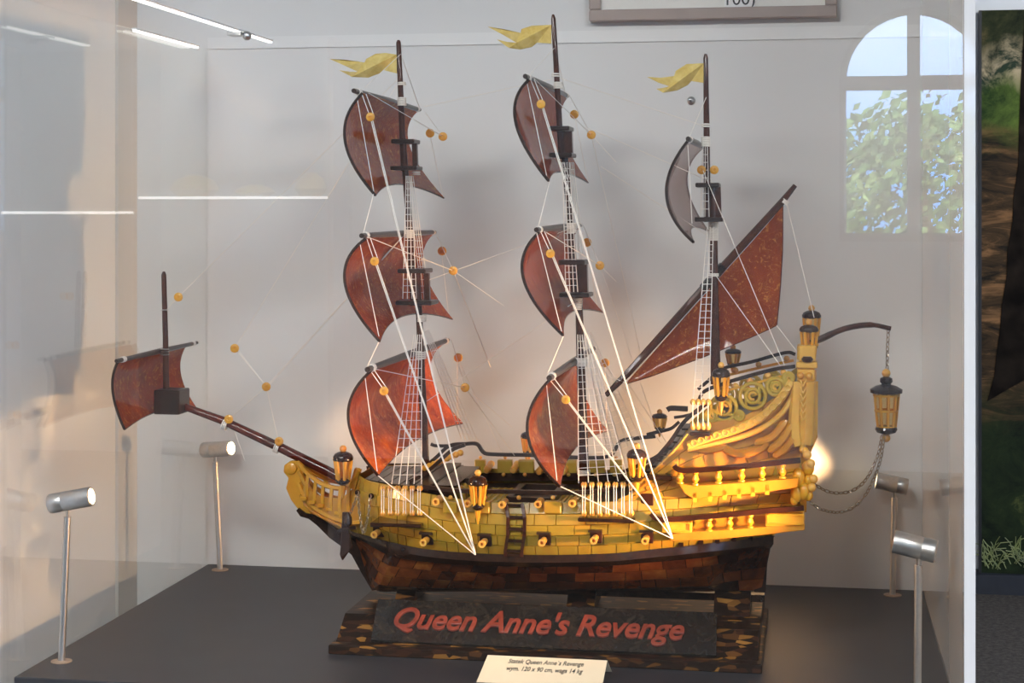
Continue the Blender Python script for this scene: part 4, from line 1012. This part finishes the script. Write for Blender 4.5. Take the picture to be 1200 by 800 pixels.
part(fr_, 'glazing_bars', 'amber_gold', big, True)
part(MB().lathe([(13 * m_, 42 * m_), (18.5 * m_, 43 * m_), (18.8 * m_, 47 * m_), (12 * m_, 51 * m_), (5 * m_, 53 * m_), (7.5 * m_, 56 * m_), (7 * m_, 60 * m_), (3 * m_, 62 * m_)], c, n=22), 'cap', 'amber_black', big, True)
part(MB().lathe([(4 * m_, -6 * m_), (11 * m_, -3.5 * m_), (13 * m_, 0), (12 * m_, 3 * m_), (8 * m_, 4 * m_)], c, n=20), 'foot', 'amber_black', big, True)
part(MB().ball(c + V((0, 0, 66 * m_)), 5.2 * m_, 12), 'finial', 'amber_bead', big, True); part(MB().ball(c + V((0, 0, -10 * m_)), 5 * m_, 12), 'drop_bead', 'amber_bead', big, True)
chain('lantern_chain', [at(1033, 513, YC), at(1028, 535, YC), at(1016, 560, YC), at(1002, 573, YC), at(985, 577.5, YC), at(968, 575, YC), at(954, 567, YC)])
chain('lantern_chain', [at(1036, 513, YC - .03), at(1030, 545, YC - .05), at(1016, 577, YC - .08), at(1000, 594, YC - .1), at(982, 600, YC - .11), at(964, 597, YC - .13), at(948, 588, YC - .14)])

# ---- standing nets
def net(name, top_l, top_r, bot_l, bot_r, Yt, Yb, nv, nh, r=.0006):
    mb = MB()
    def P(u, v):
        a = V((top_l[0] + (top_r[0] - top_l[0]) * u, top_l[1] + (top_r[1] - top_l[1]) * u, 0)); b_ = V((bot_l[0] + (bot_r[0] - bot_l[0]) * u, bot_l[1] + (bot_r[1] - bot_l[1]) * u, 0))
        A = at(a.x, a.y, Yt); B = at(b_.x, b_.y, Yb); return A.lerp(B, v)
    for i in range(nv): mb.tube([P(i / (nv - 1), 0), P(i / (nv - 1), 1)], r * 1.15, 4)
    for j in range(1, nh): mb.tube([P(i / (nv - 1), j / nh) for i in range(nv)], r * .8, 4)
    part(mb, name, 'thread')
net('shroud_net', (485, 392), (494, 392), (459, 567), (494, 567), YC - .012, YC - .16, 5, 17)
net('shroud_net', (497, 388), (502, 386), (541, 515), (560, 517), YC + .012, YC + .16, 5, 17)
net('shroud_net', (476, 206), (482, 206), (472, 350), (488, 350), YC - .008, YC - .03, 4, 19)
net('shroud_net', (478, 206), (484, 206), (494, 350), (503, 350), YC + .008, YC + .03, 4, 19)
net('shroud_net', (677, 392), (690, 392), (678, 566), (736, 563), YC - .012, YC - .172, 6, 21)
net('shroud_net', (684, 392), (692, 388), (716, 548), (758, 530), YC + .012, YC + .16, 6, 20)
net('shroud_net', (659, 190), (667, 190), (663, 342), (677, 342), YC - .008, YC - .03, 4, 20)
net('shroud_net', (668, 190), (672, 190), (684, 342), (688, 342), YC + .008, YC + .03, 3, 18)
net('shroud_net', (829, 264), (836, 264), (812, 470), (831, 470), YC - .01, YC - .15, 3, 26)
net('shroud_net', (824, 172), (829, 172), (821, 254), (831, 254), YC - .006, YC - .02, 3, 9)
net('shroud_net', (655, 190), (660, 190), (661, 210), (668, 210), YC - .01, YC - .03, 3, 4)

# ---- lines and blocks
YN = YC - .25; YFr = YC + .25; HA = YC - .185
def line(*pts, r=.00075): part(MB().tube([at(*p) for p in pts], r, 4), 'rigging_line', 'thread')
def pair(a, b_, g=1.8):
    line(a, b_); line((a[0] + g, a[1], a[2]), (b_[0] + .4, b_[1], b_[2]))
A_, B_ = (557, 650, HA), (788, 631, HA)
n4, n5, n2 = YC - .20, YC - .25, YC - .17
for x, y, l in ((450, 459, n5), (439, 306, n5), (434, 137, n4)): pair((x, y, l), A_)
for x, y, l in ((664, 469, n5), (646, 298, n5), (634, 122, n4)): pair((x, y, l), B_)
line((443, 557, n5), A_); line((657, 570, n5), B_)
for a, b_ in (((427, 436, n5), (442, 552, n5)), ((421, 281, n5), (444, 394, n5)), ((418, 112, n4), (438, 224, n4)), ((640, 447, n5), (653, 566, n5)), ((629, 273, n5), (658, 388, n5)), ((617, 94, n4), (641, 208, n4)), ((806, 170, n2), (811, 262, n2)),
              ((434, 434, n5), (450, 457, n5)), ((430, 280, n5), (438, 304, n5)), ((424, 110, n4), (433, 135, n4)), ((645, 446, n5), (662, 466, n5)), ((634, 272, n5), (645, 296, n5)), ((622, 94, n4), (633, 120, n4)),
              ((438, 433, n5), (455, 457, n5)), ((434, 279, n5), (443, 304, n5)), ((429, 110, n4), (438, 135, n4)), ((650, 444, n5), (667, 467, n5)), ((638, 271, n5), (649, 296, n5)), ((626, 93, n4), (637, 120, n4)),
              ((438, 226, n4), (426, 272, n5)), ((444, 400, n5), (431, 428, n5)), ((644, 213, n4), (631, 265, n5)), ((660, 394, n5), (642, 437, n5)),
              ((432, 109, n4), (519, 160, YC)), ((432, 278, n5), (531, 317, YC)), ((438, 432, n5), (545, 454, YC)), ((624, 90, n4), (693, 158, YC)), ((640, 272, n5), (703, 311, YC)),
              ((498, 131, YC + .2), (519, 160, YC)), ((512, 276, YFr), (531, 317, YC)), ((529, 398, YFr), (545, 454, YC)), ((668, 113, YC + .2), (693, 158, YC)), ((684, 265, YFr), (703, 311, YC)), ((700, 406, YFr), (709, 425, YFr)),
              ((531, 317, YC), (590, 358, YC)), ((545, 454, YC), (600, 500, YC)), ((693, 158, YC), (722, 190, YC)), ((703, 311, YC), (722, 330, YC)),
              ((531, 317, YC), (575, 430, YFr)), ((517, 293, YFr), (526, 372, YFr)), ((536, 419, YFr), (536, 490, YFr)), ((536, 419, YFr), (588, 530, FY)), ((545, 454, YC), (604, 535, FY)),
              ((703, 311, YC), (770, 505, FY)), ((688, 284, YFr), (700, 362, YFr)), ((709, 425, YFr), (711, 500, YFr)), ((693, 158, YC), (752, 420, FY)), ((709, 425, YFr), (775, 520, FY)), ((673, 134, YC + .2), (689, 212, YC + .2)), ((504, 158, YC + .2), (519, 230, YC + .2)),
              ((470, 63, YC), (427, 103, n4)), ((470, 64, YC), (492, 128, YC + .2)), ((650, 56, YC), (622, 86, n4)), ((651, 57, YC), (662, 108, YC + .2)), ((652, 90, YC), (826, 148, YC)), ((828, 113, YC), (808, 160, n2)),
              ((470, 89, YC), (209, 348, YC)), ((209, 348, YC), (194, 364, YC)), ((471, 90, YC), (275, 408, YC)), ((312, 453, YC), (267, 492, YC)), ((312, 453, YC), (327, 520, YC)), ((272, 497, YC), (287, 540, YC)),
              ((824, 200, YC - .05), (927, 446, YC - .13)), ((837, 320, YC - .03), (927, 446, YC - .13)), ((830, 200, YC), (838, 230, YC)), ((921, 235, LY), (954, 372, YC - .05)), ((910, 381, LY), (934, 412, YC - .05)),
              ((735, 447, LY), (782, 520, FY)), ((735, 449, LY), (712, 440, YC)), ((650, 92, YC), (497, 125, YC)), ((668, 268, YC), (497, 330, YC)), ((676, 352, YC), (500, 470, YC)), ((838, 215, YC), (690, 150, YC)), ((836, 280, YC), (704, 195, YC))):
    line(a, b_, r=.0006)
pair((275, 408, YC), (312, 453, YC), 2); pair((312, 453, YC), (478, 270, YC), 2)
def disc(x, y, Y, r=5.2):
    m_ = mpp(x, Y); R = r * m_; c = at(x, y, Y - .002)
    d = part(MB().lathe([(R * .8, -.0022), (R, -.0012), (R * .78, 0), (R, .0012), (R * .8, .0022), (R * .35, .0024), (R * .3, .001)], c, (0, -1, 0), 14), 'rigging_block', 'amber_gold', None, True)
for x, y, Y in ((434, 137, n4), (439, 306, n5), (450, 458, n5), (634, 122, n4), (645, 297, n5), (663, 468, n5), (504, 156, YC + .2), (519, 160, YC), (518, 294, YFr), (531, 317, YC), (537, 419, YFr), (545, 454, YC), (673, 134, YC + .2), (693, 158, YC), (688, 284, YFr), (703, 311, YC), (709, 425, YFr), (822, 199, YC - .04), (837, 199, YC - .01), (209, 348, YC), (275, 408, YC), (312, 453, YC), (268, 491, YC - .008), (327, 517, YC - .008)): disc(x, y, Y)

for o in bpy.data.objects:
    if '_o' in o: del o['_o']
